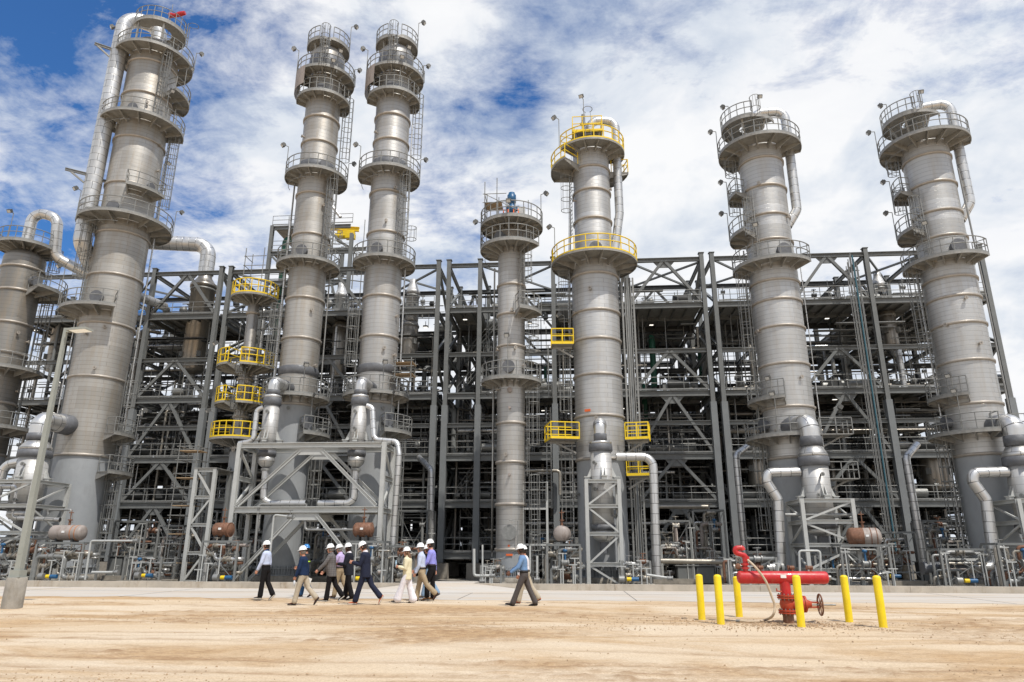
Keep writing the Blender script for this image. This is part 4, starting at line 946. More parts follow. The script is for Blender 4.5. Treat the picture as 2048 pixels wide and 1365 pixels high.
P = pipe_thing('dark wrapped valve and pipe end low beside the rightmost tower', [(1930, 1137, 45.02), (1845, 1137, 45.02)], .36, M_wrap)
pipe_thing('bright pipe hooking over the pale frame at its right side', [(733, 812, 44.5), (745, 816, 44.5), (748, 880, 44.2), (795, 884, 44.2), (798, 910, 44.0), (784, 1105, 44)], .19, M_pipec, .4)
pipe_thing('bright pipe bending down at the left side of the pale frame', [(528, 815, 44.5), (514, 820, 44.5), (507, 882, 44.3), (478, 888, 44.3)], .17, M_pipec, .4)
pipe_thing('pipe joining the left frame exchanger outlet to the cross run', [(531, 940, 44.5), (527, 1000, 44.5), (541, 1007, 44.5), (612, 1007, 44.5)], .22, M_pipec, .45, flange=(0,))
pipe_thing('pipe joining the right frame exchanger outlet to the cross run', [(712, 940, 44.5), (708, 1000, 44.5), (695, 1007, 44.5), (637, 1007, 44.5)], .22, M_pipec, .45, flange=(0,))
pipe_thing('thin line under the pale frame leading to the right rusty drum', [(612, 1008, 43.5), (610, 1060, 43.5), (708, 1060, 43.5)], .08, M_pgrey, .2)
pipe_thing('thin line dropping at the left of the pale frame', [(612, 1009, 43.4), (518, 1009, 43.4), (509, 1105, 43.4)], .08, M_pgrey, .2)
pipe_thing('long horizontal pipe in front of the low deck at the right', [(1310, 1014, 56.5), (1418, 1014, 56.5)], .16, M_plit)
pipe_thing('low horizontal pipe left of the red hydrant', [(1310, 1122, 50), (1500, 1125, 50), (1520, 1108, 50)], .17, M_plit, .4)
pipe_thing('pale pipe crossing below the big stand of the second right exchanger', [(1570, 1030, 43.8), (1706, 1030, 43.8)], .09, M_pgrey)
pipe_thing('thin pipe from the left exchanger stand to the kerb', [(96, 1030, 43.5), (96, 1020, 43.5), (142, 1020, 43.5), (144, 1046, 43.5)], .07, M_pgrey, .15)
pipe_thing('insulated pipe running along the left exchanger stand', [(-30, 974, 43.2), (36, 974, 43.2), (26, 1036, 43.2), (120, 1040, 43.2)], .14, M_pipec, .3)
pipe_thing('shiny curved pipe at the left edge beside the exchanger', [(40, 925, 44.6), (10, 930, 44.6), (-8, 990, 44.6)], .3, M_pipec, .8)
pipe_thing('horizontal pipe along the second deck of the central bay', [(1000, 942, 57.2), (1120, 942, 57.2), (1120, 990, 57.2)], .13, M_plit, .3)
# conduit bundle between the right towers
root = thing('conduit_bundle', 'tall bundle of thin vertical conduits, one of them teal, between the right towers', 'conduits', (22.8, 56.6, .3)); P = Part(root)
xb0 = at(1752, 860, 56.6).x
for k in range(9):
    x = xb0+(k-4)*.115; zt = zv(505+7*abs(k-4), x, 56.6)
    P('conduit', MB().tube([(x, 56.6-.08*(k % 2), zv(1108, x, 56.6)), (x, 56.6-.08*(k % 2), zt)], .045 if k != 5 else .07, 6), M_teal if k == 5 else M_galv if k % 2 else M_pgrey)
for zz in range(2, 26, 2): P('clamp', MB().box((xb0, 56.62, zz+.3), (1.15, .06, .08)).box((xb0, 57.2, zz+.3), (.06, 1.1, .06)), M_steel)
# vertical cable ladders left of the yellow railed tower
for k, (u, va, vb, lab) in enumerate(((1101, 690, 796, 'short upright cable ladder beside the yellow railed tower'), (1098, 815, 1018, 'long upright cable ladder beside the yellow railed tower'))):
    x = at(u, (va+vb)/2, 56.8).x; za, zb = zv(vb, x, 56.8), zv(va, x, 56.8); m = MB()
    for s in (-.18, .18): m.bar((x+s, 56.8, za), (x+s, 56.8, zb), .04, .1)
    zz = za+.1
    while zz < zb: m.bar((x-.18, 56.8, zz), (x+.18, 56.8, zz), .05, .03); zz += .3
    m.bar((x, 56.8, za+.5), (x, 57.9, za+.5), .06).bar((x, 56.8, zb-.5), (x, 57.9, zb-.5), .06)
    tag(m.build('cable_ladder', M_galv), lab, 'cable ladder')

# ------------------------------------------------------------------ upright exchangers hung on stands
def beamf(m, a, b, w=.2): m.hsec(a, b, w, w, .03, up=(0, 1, 0) if abs(a[1]-b[1]) < .01 else (1, 0, 0))
def exchanger(label, c, r, pr, tc_, vs, below=(1.2, .9), nz=None, group='upright exchangers hung in front of the towers', lug=True):
    """vs: rows of nozzle height, wrap top, wrap bottom, cone bottom, second wrap bottom, frame top, lower body end, head end"""
    zz = [zv(v, *c) for v in vs]; zn, w1, w2, cb, w3, fr, lb, he = zz
    root = thing('exchanger', label, 'heat exchanger', (c[0], c[1], he), group); P = Part(root)
    P('body', MB().lathe([(lb, 0), (lb, r*.98), (w3, r*.98), (w3, 0)], c, 32), M_ves)
    P('cone', MB().lathe([(cb, r), (cb+.05, r*1.06), (cb+.16, r*1.06), (w2-.02, pr*1.02), (w2, pr*.9)], c, 32), M_pipec)
    P('insulation_wrap', MB().lathe([(w3-.05, r), (w3, r*1.12), (cb-.02, r*1.10), (cb+.03, r)], c, 32), M_wrap)
    P('insulation_wrap', MB().lathe([(w2, pr), (w2+.03, pr*1.12), (w1-.03, pr*1.10), (w1, pr)], c, 28), M_wrap)
    t = Vector((tc_[0], tc_[1], zn)); cc = Vector((c[0], c[1], zn)); d = (t-cc).normalized(); tr = tc_[2]
    P('elbow_pipe', MB().tube(bent([(c[0], c[1], w1-.1), cc, t-d*(tr-.15)], min(pr*2.1, (zn-w1)*.9), 10), pr, 24), M_pipec)
    e = t-d*(tr+.02); P('nozzle_wrap', MB().tube([e-d*.75, e-d*.7, e+d*.2, e+d*.25], [pr, pr*1.13, pr*1.16, pr*1.1], 24), M_wrap)
    hh = lb-he
    P('lower_flange', MB().lathe([(lb-.02, 0), (lb-.02, r*1.12), (lb+.30, r*1.12), (lb+.30, r*.9)], c, 32), M_wrap)
    P('bottom_head', MB().lathe([(he, 0), (he, r*.25), (he+hh*.12, r*.5), (he+hh*.3, r*.82), (he+hh*.5, r), (lb-.03, r), (lb-.03, 0)], c, 32), M_pipec)
    P('outlet', MB().tube([(c[0], c[1], he+.05), (c[0], c[1], he-.6)], r*.38, 16), M_wrap)
    if lug:
        for k in range(4):
            a = PI/2*k+.12; m = MB(); er = Vector((math.cos(a), math.sin(a), 0)); et = Vector((-er.y, er.x, 0))
            for s in (-.10, .10):
                o_ = Vector((c[0], c[1], 0))+et*s; p = [o_+er*(r-.02)+Vector((0, 0, fr+.25)), o_+er*(r+.24)+Vector((0, 0, fr+.25)), o_+er*(r-.02)+Vector((0, 0, fr+.85))]
                m.add([q+et*.02 for q in p]+[q-et*.02 for q in p], [(0,1,2), (5,4,3), (0,3,4,1), (1,4,5,2), (2,5,3,0)])
            q = Vector((c[0], c[1], 0))+er*(r+.25); m.box(q+Vector((0, 0, fr+.22)), (.4, .4, .05), rz=a).box(q+Vector((0, 0, fr+.11)), (.3, .3, .17), rz=a)
            P('support_lug', m, M_frame)
    for k in range(3):
        z_ = lb+(w3-lb)*(k+.5)/3; a = random.Random(k+int(c[0])).uniform(-2.6, -.5); P('nozzle', MB().tube([pol(c, r-.02, a, z_), pol(c, r+.3, a, z_)], .07, 8).tube([pol(c, r+.24, a, z_), pol(c, r+.3, a, z_)], .13, 10), M_galv)
    return P, fr, zz
def stand(label, xa, xb, ya, yb, zt, zmid=None, name='equipment_stand', diag=True, mat=None, w=.22, z0=-.58):
    root = thing(name, label, 'steel stand', (xa, ya, z0), 'exchanger stands'); P = Part(root); mat = mat or M_frame; H = zt-z0
    lv = [z0+H*f for f in (.22, .50, .76)]+[zt]
    for x in (xa, xb):
        for y in (ya, yb): P('leg', MB().hsec((x, y, z0+.04), (x, y, zt), w, w, .03, up=(0, 1, 0)).box((x, y, z0+.02), (.4, .4, .04)), mat)
    for zz in lv:
        for y in (ya, yb): P('beam', MB().hsec((xa+w/2, y, zz-w/2-.003), (xb-w/2, y, zz-w/2-.003), w, w, .03), mat)
        for x in (xa, xb): P('beam', MB().hsec((x, ya+w/2, zz-w/2-.003), (x, yb-w/2, zz-w/2-.003), w, w, .03), mat)
    for k, (za, zb) in enumerate(zip([z0+.1]+lv, lv)):
        s = k % 2
        P('brace', MB().bar((xa+w/2 if s else xb-w/2, ya, za), (xb-w/2 if s else xa+w/2, ya, zb-w), .11), mat)
        for x in (xa, xb): P('brace', MB().bar((x, ya+w/2 if s else yb-w/2, za), (x, yb-w/2 if s else ya+w/2, zb-w), .10), mat)
    P('footing', MB().box(((xa+xb)/2, (ya+yb)/2, z0-.0), (xb-xa+.9, yb-ya+.9, .24)), M_conc)
    return P
def exset(label, u, vm, Y, r, pr, tower_c, tr, vs, half, mat=None, zbase=-.45):
    x = at(u, vm, Y).x; c = (x, Y)
    P, fr, zz = exchanger(label+' upright insulated exchanger', c, r, pr, (tower_c[0], tower_c[1], tr), vs)
    stand('pale braced stand carrying the '+label+' exchanger', x-half, x+half, Y-half, Y+half, fr, z0=zbase)
    return x
exset('big silver', 1630, 950, 45.0, .84, .60, (c6[0]-.75, YT), 1.35, [846, 874, 893, 915, 932, 1001, 1056, 1074], 1.45)
bpy.data.objects['exchanger']['label'] = 'big silver exchanger before the second tower from the right'; bpy.data.objects['equipment_stand']['label'] = 'pale braced stand under the silver exchanger nearest the red hydrant'
exset('silver', 2046, 950, 45.0, .86, .60, c7, r5, [846, 872, 893, 915, 932, 1001, 1056, 1074], 1.45)
bpy.data.objects['exchanger.001']['label'] = 'silver exchanger cut by the right edge'; bpy.data.objects['equipment_stand.001']['label'] = 'pale braced stand at the right edge under the cut off exchanger'
exset('narrow', 1204, 980, 45.0, .68, .38, c5, r5, [846, 868, 882, 890, 903, 962, 1060, 1086], 1.0)
bpy.data.objects['exchanger.002']['label'] = 'narrow silver exchanger before the yellow railed tower'; bpy.data.objects['equipment_stand.002']['label'] = 'narrow pale stand below the yellow railed tower'
exset('left', 62, 950, 44.0, .92, .62, c1, r1, [840, 868, 882, 902, 915, 964, 1020, 1046], 1.6)
bpy.data.objects['exchanger.003']['label'] = 'silver exchanger at the far left behind the lamp post'; bpy.data.objects['equipment_stand.003']['label'] = 'braced stand at the far left behind the lamp post'
# the wide pale frame before the twin towers
YA, YB = 43.4, 45.8
xl = at(472, 960, YA).x; xr = at(765, 960, YA).x; zt = zv(887, xl, YA); zm = zv(1014, xl, YA)
root = thing('braced_frame', 'wide pale braced frame in front of the slender twin towers', 'steel frame', (xl, YA, -.58), None); P = Part(root)
for y in (YA, YB):
    for x in (xl, xr): P('leg', MB().hsec((x, y, -.56), (x, y, zt), .26, .28, .035, up=(0, 1, 0)).box((x, y, -.57), (.6, .6, .04)), M_frame)
    for zz, h in ((zt, .32), (zm, .36)): P('beam', MB().hsec((xl+.17, y, zz-h/2-.002), (xr-.17, y, zz-h/2-.002), .30, h, .045), M_frame)
    xm = (xl+xr)/2
    for za, zb in ((zm+.05, zt-.45), (-.4, zm-.5)):
        P('brace', MB().hsec((xl+.3, y, za), (xm-.7, y, zb), .16, .20, .03, up=(0, 0, 1)), M_frame); P('brace', MB().hsec((xr-.3, y, za), (xm+.7, y, zb), .16, .20, .03, up=(0, 0, 1)), M_frame)
    for zb in (zt-.42, zm-.46): P('gusset', MB().box((xm, y, zb-.15), (1.7, .05, .42)), M_frame)
for x in (xl, xr):
    for zz in (zt, zm, (zt+zm)/2): P('beam', MB().hsec((x, YA+.17, zz-.2), (x, YB-.17, zz-.2), .24, .3, .04), M_frame)
    for k, (za, zb) in enumerate(((-.4, zm-.4), (zm, (zt+zm)/2-.3), ((zt+zm)/2, zt-.4))):
        P('brace', MB().bar((x, YA+.1 if k % 2 else YB-.1, za), (x, YB-.1 if k % 2 else YA+.1, zb), .13), M_frame)
P('deck', MB().box((xm, (YA+YB)/2, zm+.01), (xr-xl-.5, YB-YA-.4, .04)), M_galvl)
for u, tcn, lab, sg in ((540, c2, 'slim silver exchanger on the left half of the pale frame', 1), (717, c3, 'slim silver exchanger on the right half of the pale frame', 1)):
    x = at(u, 850, 44.6).x
    Pq, fr, zz = exchanger(lab, (x, 44.6), .53, .40, (tcn[0], tcn[1], 1.38), [764, 781, 790, 797, 811, 888, 912, 938])

# ------------------------------------------------------------------ drums and valve skids at ground level
def drum(label, u, v, Y, L, r, ax, mat, bandm=None):
    c = at(u, v, Y); root = thing('drum', label, 'drum', (c.x, c.y, c.z-r-.2), 'horizontal drums on stands'); P = Part(root); d = Vector(ax).normalized()
    pts = []; rs = []
    for k in range(7): t = PI/2*k/6; pts.append(c-d*(L/2+r*.55*math.cos(t))); rs.append(max(.004, r*math.sin(t)))
    for k in range(7): t = PI/2*k/6; pts.append(c+d*(L/2+r*.55*math.sin(t))); rs.append(max(.004, r*math.cos(t)))
    P('shell', MB().tube(pts, rs, 28), mat)
    P('band', MB().tube([c+d*(L*.22), c+d*(L*.22+.05)], r+.012, 28).tube([c+d*(L*.22+.3), c+d*(L*.22+.35)], r+.012, 28), bandm or M_rust)
    if 'half rusty' in label: P('rusty_half', MB().tube([q_-d*.004 for q_ in pts[:7]]+[c-d*.05], [q_+.006 for q_ in rs[:7]]+[r+.006], 28), M_rust)
    P('nozzle', MB().tube([c+Vector((0, 0, r*.9)), c+Vector((0, 0, r+.35))], .07, 8).tube([c+Vector((0, 0, r+.28)), c+Vector((0, 0, r+.34))], .14, 10).tube([c+Vector((0, 0, r+.3)), c+Vector((0, 0, r+.9))], .03, 6).tube([c+Vector((-.15, 0, r+.75)), c+Vector((.15, 0, r+.75))], .03, 6), M_rust)
    P('name_plate', MB().box(c-Vector((0, r+.01, -.05)), (.18, .02, .12)), M_white)
    for s in (-.3, .3): P('saddle', MB().box(c+d*L*s-Vector((0, 0, r+.02)), (.14, r*1.3, .45)), M_steeld)
    return c
def skid(label, u, Y, w_, seed, hgt=2.2, d=1.6, top=True, motor=True, actuator=True, vb=1163):
    rnd = random.Random(seed); x = at(u, 1130, Y).x; zb = -.5; H = hgt
    root = thing('valve_skid', label, 'valve skid', (x, Y, zb), 'piping skids along the kerb'); P = Part(root)
    P('base', MB().box((x, Y, zb+.1), (w_+.5, d+.4, .34)), M_conc)
    zb += .27
    for sx in (-1, 1):
        for sy in (-1, 1): P('post', MB().hsec((x+sx*w_/2, Y+sy*d/2, zb), (x+sx*w_/2, Y+sy*d/2, zb+H), .12, .12, .02, up=(0, 1, 0)), M_galv)
    if top:
        m = MB()
        for sy in (-1, 1): m.bar((x-w_/2, Y+sy*d/2, zb+H+.06), (x+w_/2, Y+sy*d/2, zb+H+.06), .12)
        for sx in (-1, 0, 1): m.bar((x+sx*w_/2, Y-d/2+.06, zb+H+.065), (x+sx*w_/2, Y+d/2-.06, zb+H+.065), .11)
        P('top_frame', m, M_steel)
    b = MB(); b.bar((x-w_/2, Y-d/2, zb+.1), (x+w_/2, Y-d/2, zb+H), .035).bar((x+w_/2, Y-d/2-.02, zb+.1), (x-w_/2, Y-d/2-.02, zb+H), .035); P('cross_rods', b, M_steel)
    actuator = actuator and seed % 2 == 0; motor = motor and seed % 3 != 2
    for k in range(8):
        y = Y+rnd.uniform(-d*.48, d*.45); z1 = zb+rnd.uniform(.3, H*.95); z2 = zb+rnd.uniform(.2, H); r = rnd.choice([.06, .08, .1, .13]); xa = x-w_*rnd.uniform(.3, .55); xb2 = x+w_*rnd.uniform(.2, .6); xm_ = x+rnd.uniform(-.3, .3)*w_
        P('pipe', MB().tube(bent([(xa, y, zb-.1), (xa, y, z1), (xm_, y, z1), (xm_, y, z2), (xb2, y, z2), (xb2, y+.3, z2)], r*2, 4), r, 9), rnd.choice([M_plit, M_pgrey, M_pipec, M_galv, M_plit, M_beige, M_rust, M_steel]))
        m = MB(); valve(m, ((xa+xm_)/2, y, z1), r*1.3); P('valve', m, rnd.choice([M_galv, M_pgrey, M_plit])); m = MB(); valve(m, ((xb2+xm_)/2, y, z2), r*1.4)
        P('valve', m, rnd.choice([M_galv, M_pgrey, M_rust, M_plit]))
    for k in range(4):
        xx = x+rnd.uniform(-.55, .55)*w_; y = Y-d/2-.05; h = rnd.uniform(.7, H)
        P('pipe_support', MB().tube([(xx, y, zb-.2), (xx, y, zb+h)], .04, 7).bar((xx-.25, y, zb+h), (xx+.25, y, zb+h), .06), M_frame)
    if actuator:
        xx = x+rnd.uniform(-.2, .3)*w_; y = Y-d/2; z1 = zb+H*.85
        P('actuator', MB().lathe([(z1, 0), (z1, .13), (z1+.10, .14), (z1+.15, .09), (z1+.17, 0)], (xx, y), 16).tube([(xx, y, z1-.5), (xx, y, z1+.05)], .06, 8), M_blue)
        m = MB(); valve(m, (xx, y, z1-.6), .16, wheel=False); P('valve', m, M_galv)
    if motor:
        xx = x+rnd.uniform(-.3, .3)*w_; y = Y-d/2-.1; z1 = zb+.28
        P('pump_motor', MB().tube([(xx, y, z1), (xx+.42, y, z1)], .12, 14), M_blue); P('coupling_guard', MB().tube([(xx-.26, y, z1), (xx-.003, y, z1)], .11, 12), M_yel)
        P('pump', MB().tube([(xx-.7, y, z1), (xx-.4, y, z1)], .2, 12).tube([(xx-.55, y, z1), (xx-.55, y, z1+.5)], .07, 8), M_pgrey)
    return P
drum('pinkish grey drum with dark patches at the left before the tallest tower', 136, 1066, 42.5, 1.75, .46, (1, 0, 0), M_beige, M_orange)
drum('rusty brown drum at the left of the pale frame', 446, 1060, 42.5, .80, .42, (1, -.12, 0), M_rust)
drum('rusty brown drum under the right end of the pale frame', 727, 1060, 42.5, .82, .42, (1, .05, 0), M_rust)
drum('grey drum seen end on below the yellow railed tower', 1124, 1068, 42.6, .9, .46, (.12, 1, 0), M_beige, M_beige)
drum('half rusty grey drum right of the second right exchanger', 1728, 1074, 43, 1.3, .50, (1, -.2, 0), M_beige, M_rust)
skid('valve skid under the pinkish drum at the left', 132, 42.6, 3.0, 1, 2.15)
skid('valve skid left of the pinkish drum, behind the lamp post', 30, 42.6, 2.6, 2, 2.4)
skid('valve skid beneath the rusty drum left of the pale frame', 448, 42.6, 2.2, 3, 2.25)
skid('valve skid beneath the rusty drum at the right of the pale frame', 735, 42.5, 2.2, 4, 2.25)
skid('valve skid behind the woman in the cream jacket', 800, 43.5, 1.3, 5, 2.0, motor=False)
skid('valve skid beneath the end on grey drum', 1128, 42.8, 1.9, 6, 2.1, motor=False)
skid('low valve skid between the yellow railed tower and the shiny drop pipe', 1270, 43.5, 1.6, 7, 1.3, top=False)
skid('valve skid beneath the half rusty drum', 1722, 43, 2.6, 8, 2.1)
skid('valve skid at the foot of the rightmost tower', 1925, 44, 3.0, 9, 1.9)
skid('valve skid at the right edge below the cut off exchanger', 2030, 43, 2.4, 10, 2.2)
skid('low valve skid right behind the red header', 1500, 44, 2.6, 11, 1.5, top=False, motor=False)
skid('low valve skid in shade left of the trestle tower', 300, 45, 2.4, 12, 1.4, top=False)
skid('tall valve skid between the tallest tower and the trestle', 345, 50, 1.8, 13, 3.4, motor=False)
skid('low valve skid right of the second right exchanger stand', 1650, 44.5, 1.6, 14, 1.6, motor=False)
skid('low valve skid beside the central opening', 985, 44, 1.2, 15, 1.0, top=False, motor=False, actuator=False)
for k, (u, lab) in enumerate(((70, 'tall shaded pipe skid at the foot of the shadow-toned leftmost tower'), (262, 'tall shaded pipe skid right of the foot of the tallest tower'), (405, 'tall shaded pipe skid inside the pale trestle'), (500, 'tall shaded pipe skid behind the left leg of the pale frame'), (655, 'tall shaded pipe skid between the feet of the twin towers'), (830, 'tall shaded pipe skid right of the twin towers'),
        (1095, 'tall shaded pipe skid between the slim and the yellow railed tower'), (1345, 'tall shaded pipe skid left of the red monitor'), (1420, 'tall shaded pipe skid right behind the left yellow bollards'), (1790, 'tall shaded pipe skid under the conduit bundle'), (1880, 'tall shaded pipe skid left of the rightmost tower foot'))):
    skid(lab, u, 51.0+(k % 3)*1.3, 2.2+.3*(k % 2), 40+k, 3.0+.8*(k % 3), motor=k % 3 == 0, actuator=k % 2 == 0)
# steel trestle beside the small column, scaffold beside it
def trestle(label, ua, ub, Y, vt, d=2.2):
    xa = at(ua, 1000, Y).x; xb = at(ub, 1000, Y).x; zt = zv(vt, xa, Y); root = thing('trestle', label, 'steel trestle', (xa, Y, -.58)); P = Part(root)
    for x in (xa, xb):
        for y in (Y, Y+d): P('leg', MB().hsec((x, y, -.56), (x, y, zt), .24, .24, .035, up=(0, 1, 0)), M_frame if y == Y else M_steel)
    n = 4
    for k in range(n+1):
        zz = -.3+(zt+.3)*k/n
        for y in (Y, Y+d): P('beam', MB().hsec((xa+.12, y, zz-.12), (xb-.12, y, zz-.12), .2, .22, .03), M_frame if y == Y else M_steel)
        if k: P('brace', MB().bar((xa+.1 if k % 2 else xb-.1, Y, zz-(zt+.3)/n), (xb-.1 if k % 2 else xa+.1, Y, zz-.2), .13), M_frame)
    P('deck', MB().box(((xa+xb)/2, Y+d/2, zt+.03), (xb-xa+.3, d+.3, .05)), M_galvl)
trestle('pale grey trestle of four braced storeys left of the pale frame', 386, 424, 46.5, 938)
def scaffold(label, ua, ub, Y, vt, vb, d=1.3, n=5, boards=True):
    xa = at(ua, (vt+vb)/2, Y).x; xb = at(ub, (vt+vb)/2, Y).x; zt = zv(vt, xa, Y); zb = zv(vb, xa, Y); root = thing('scaffold', label, 'scaffold', (xa, Y, zb)); P = Part(root); m = MB()
    for x in (xa, xb):
        for y in (Y, Y+d): m.tube([(x, y, zb), (x, y, zt)], .035, 5)
    for k in range(n*2):
        zz = zb+(zt-zb)*(k+.5)/(n*2)
        for y in (Y, Y+d): m.tube([(xa-.2, y, zz), (xb+.2, y, zz)], .03, 5)
        for x in (xa, xb): m.tube([(x, Y-.15, zz), (x, Y+d+.15, zz)], .03, 5)
    P('tube_frame', m, M_galv)
    if boards:
        for k in range(n): P('scaffold_board', MB().box(((xa+xb)/2, Y+d/2, zb+(zt-zb)*(k+.6)/n), (xb-xa+.2, d*.9, .05)), M_wood)
scaffold('thin tube scaffold with brown boards left of the pale trestle', 342, 380, 47.5, 880, 1162)
scaffold('tube scaffold wrapped beside the right twin tower', 790, 822, 46.6, 715, 762, n=2)
# ladders standing by the slim tower and the driveway opening
root = thing('ladder_frame', 'caged ladder frame at the right foot of the slim tower', 'ladder', (at(1062, 1080, 46.6).x, 46.6, -.58)); P = Part(root)
x = at(1070, 1060, 46.6).x
P('ladder', ladder_mb((x, 46.9), 0, -PI/2, -.5, zv(980, x, 46.6)), M_galv)
P('frame', MB().hsec((x-.8, 46.6, -.56), (x-.8, 46.6, zv(964, x, 46.6)), .14, .14, .02).hsec((x+.8, 46.6, -.56), (x+.8, 46.6, zv(964, x, 46.6)), .14, .14, .02).bar((x-.8, 46.6, zv(1018, x, 46.6)), (x+.8, 46.6, zv(1018, x, 46.6)), .12).bar((x-.8, 46.6, zv(1090, x, 46.6)), (x+.8, 46.6, zv(1090, x, 46.6)), .12), M_frame)
P('railing', railing_line((x-.8, 46.5, zv(1000, x, 46.6)), (x+.8, 46.5, zv(1000, x, 46.6)), toe=False), M_galv)
# utility standpipes along the kerb
def standpipe(label, pts, r=.06):
    pts = [gr_ for gr_ in pts]; root = thing('standpipe', label, 'standpipe', tuple(pts[0]), 'standpipes along the kerb'); P = Part(root)
    P('pipe_run', MB().tube(bent(pts, .15, 4), r, 9), M_frame); m = MB(); valve(m, pts[-1], .11); P('valve', m, M_pgrey)
for lab, ps, r in (('standpipe loop with a low valve at the left of the slim tower', [(948, 1098), (948, 1152), (985, 1152)], .08), ('tall thin standpipe left of the same loop', [(965, 1090), (965, 1163)], .05),
        ('low standpipe between the tallest tower and the road', [(184, 1145), (232, 1145)], .07), ('post beside the pinkish drum skid', [(170, 1160), (182, 1082), (272, 1082)], .06),
        ('thin post right of the slim tower', [(1074, 1112), (1074, 1160)], .06), ('low pale standpipe below the shiny drop pipe', [(1293, 1150), (1340, 1157)], .07), ('standpipe behind the red header with small brass caps', [(1600, 1150), (1598, 1102), (1640, 1102), (1642, 1150)], .06),
        ('bent standpipe behind the walking group', [(535, 1160), (548, 1030), (580, 1034)], .06), ('white standpipe left of the end on drum', [(1060, 1092), (1060, 1150), (1040, 1150)], .05)):
    standpipe(lab, [at(u, v, 40.5) for u, v in ps], r)
# wall of hanging cable trays and dark equipment cabinets between the towers at ground level
for k, (u, w_, h_) in enumerate(((250, 2.2, 1.7), (905, .01, .01), (1390, 2.6, 1.2), (1870, 2.0, 1.5))):
    if w_ < .1: continue
    p = at(u, 1150, 52); root = thing('equipment_cabinet', ['dark cabinet in the shade right of the tallest tower', '', 'low dark cabinet in the shade left of the red hydrant', 'dark cabinet in the shade left of the rightmost tower'][k], 'cabinet', (p.x, 52, -.6)); P = Part(root)
    P('body', MB().box((p.x, 52, -.6+h_/2), (w_, 1.0, h_)), M_steeld); P('door', MB().box((p.x-w_/4, 51.485, -.6+h_/2), (w_*.44, .03, h_*.86)).box((p.x+w_/4, 51.485, -.6+h_/2), (w_*.44, .03, h_*.86)), M_steel)
    P('roof', MB().box((p.x, 52, -.57+h_), (w_+.2, 1.2, .06)), M_galv)

# windsock on the tallest tower
p = Vector((c1[0]+1.4, YT-.9, Z(c1, 62))); root = thing('windsock', 'small red windsock at the top of the tallest tower', 'windsock', tuple(p)); P = Part(root)
P('mast', MB().tube([p-Vector((0, 0, 1.2)), p+Vector((0, 0, 1.9))], .03, 6), M_galv)
P('sock', MB().tube([p+Vector((-.1, 0, .75)), p+Vector((.4, 0, .70)), p+Vector((.8, 0, .82)), p+Vector((1.25, 0, .92))], [.24, .17, .22, .17], 12), M_red)

# ------------------------------------------------------------------ hydrant header and bollards
hy = thing('fire_header', 'long glossy red pipe header with a gate valve and beige hose', 'fire header', (5.1, 18.17, 0)); P = Part(hy)
A_, B_ = at(1480, 1155, 18.2), at(1650, 1155, 18.2); zc = A_.z; xc = at(1571, 1180, 18.2).x; r = .148; d = Vector((1, 0, 0))
A_ = Vector((A_.x, 18.2, zc)); B_ = Vector((B_.x, 18.2, zc)); pts = []; rs = []
for k in range(6): t = PI/2*k/5; pts.append(A_-d*(.07*math.cos(t))); rs.append(r*(.35+.65*math.sin(t)))
for k in range(6): t = PI/2*k/5; pts.append(B_+d*(.07*math.sin(t))); rs.append(r*(.35+.65*math.cos(t)))
P('header', MB().tube(pts, rs, 32), M_red)
P('end_cap_fitting', MB().tube([B_+d*.06, B_+d*.13], .06, 12), M_galv)
P('riser', MB().tube([(xc, 18.2, .60), (xc, 18.2, zc-.05)], .125, 28), M_red)
zf = zv(1189, xc, 18.2)
def flange(z0, mat, rr=.21):
    m = MB().tube([(xc, 18.2, z0), (xc, 18.2, z0+.035)], rr, 28).tube([(xc, 18.2, z0+.05), (xc, 18.2, z0+.085)], rr, 28); o = P('flange', m, mat)
    k_ = MB()
    for k in range(12): a = 2*PI*k/12; k_.tube([(xc+(rr-.035)*math.cos(a), 18.2+(rr-.035)*math.sin(a), z0-.03), (xc+(rr-.035)*math.cos(a), 18.2+(rr-.035)*math.sin(a), z0+.115)], .014, 6)
    P('bolts', k_, M_galv, o)
zu = zv(1194, xc, 18.2); zl = zv(1223, xc, 18.2)
flange(zu-.04, M_redo); flange(zl-.05, M_redo)
P('valve_body', MB().lathe([(zl+.03, .13), (zl+.08, .15), ((zl+zu)/2, .17), (zu-.08, .15), (zu-.03, .13)], (xc, 18.2), 24).tube([(xc+.1, 18.2, (zl+zu)/2), (xc+.32, 18.2, (zl+zu)/2)], [.13, .15], 20).tube([(xc+.32, 18.2, (zl+zu)/2), (xc+.37, 18.2, (zl+zu)/2)], .19, 20).tube([(xc+.385, 18.2, (zl+zu)/2), (xc+.43, 18.2, (zl+zu)/2)], .19, 20).tube([(xc+.43, 18.2, (zl+zu)/2), (xc+.56, 18.2, (zl+zu)/2)], [.12, .07], 16), M_redo)
zw = (zl+zu)/2-.01; xw = at(1640, 1206, 18.2).x
yk = MB()
for s in (-1, 1): yk.bar((xc+.5, 18.2, zw+s*.06), (xw-.04, 18.2, zw+s*.05), .035)
P('valve_yoke', yk, M_redo)
P('valve_stem', MB().tube([(xc+.5, 18.2, zw), (xw+.36, 18.2, zw)], .018, 8), M_galv)
wh = MB(); wr = .235
wh.tube([(xw+.01*0, 18.2+wr*math.cos(q)*.8+0, zw+wr*math.sin(q)) for q in [2*PI*k/28 for k in range(29)]], .02, 7)
wr_ = wr
tilt = Matrix.Rotation(R(0), 3, 'Z')
for k in range(6): a = 2*PI*k/6+.3; wh.tube([(xw, 18.2, zw), (xw, 18.2+wr*.8*math.cos(a), zw+wr*math.sin(a))], .013, 6)
wh.tube([(xw-.03, 18.2, zw), (xw+.05, 18.2, zw)], .04, 10)
P('handwheel', wh, M_rust)
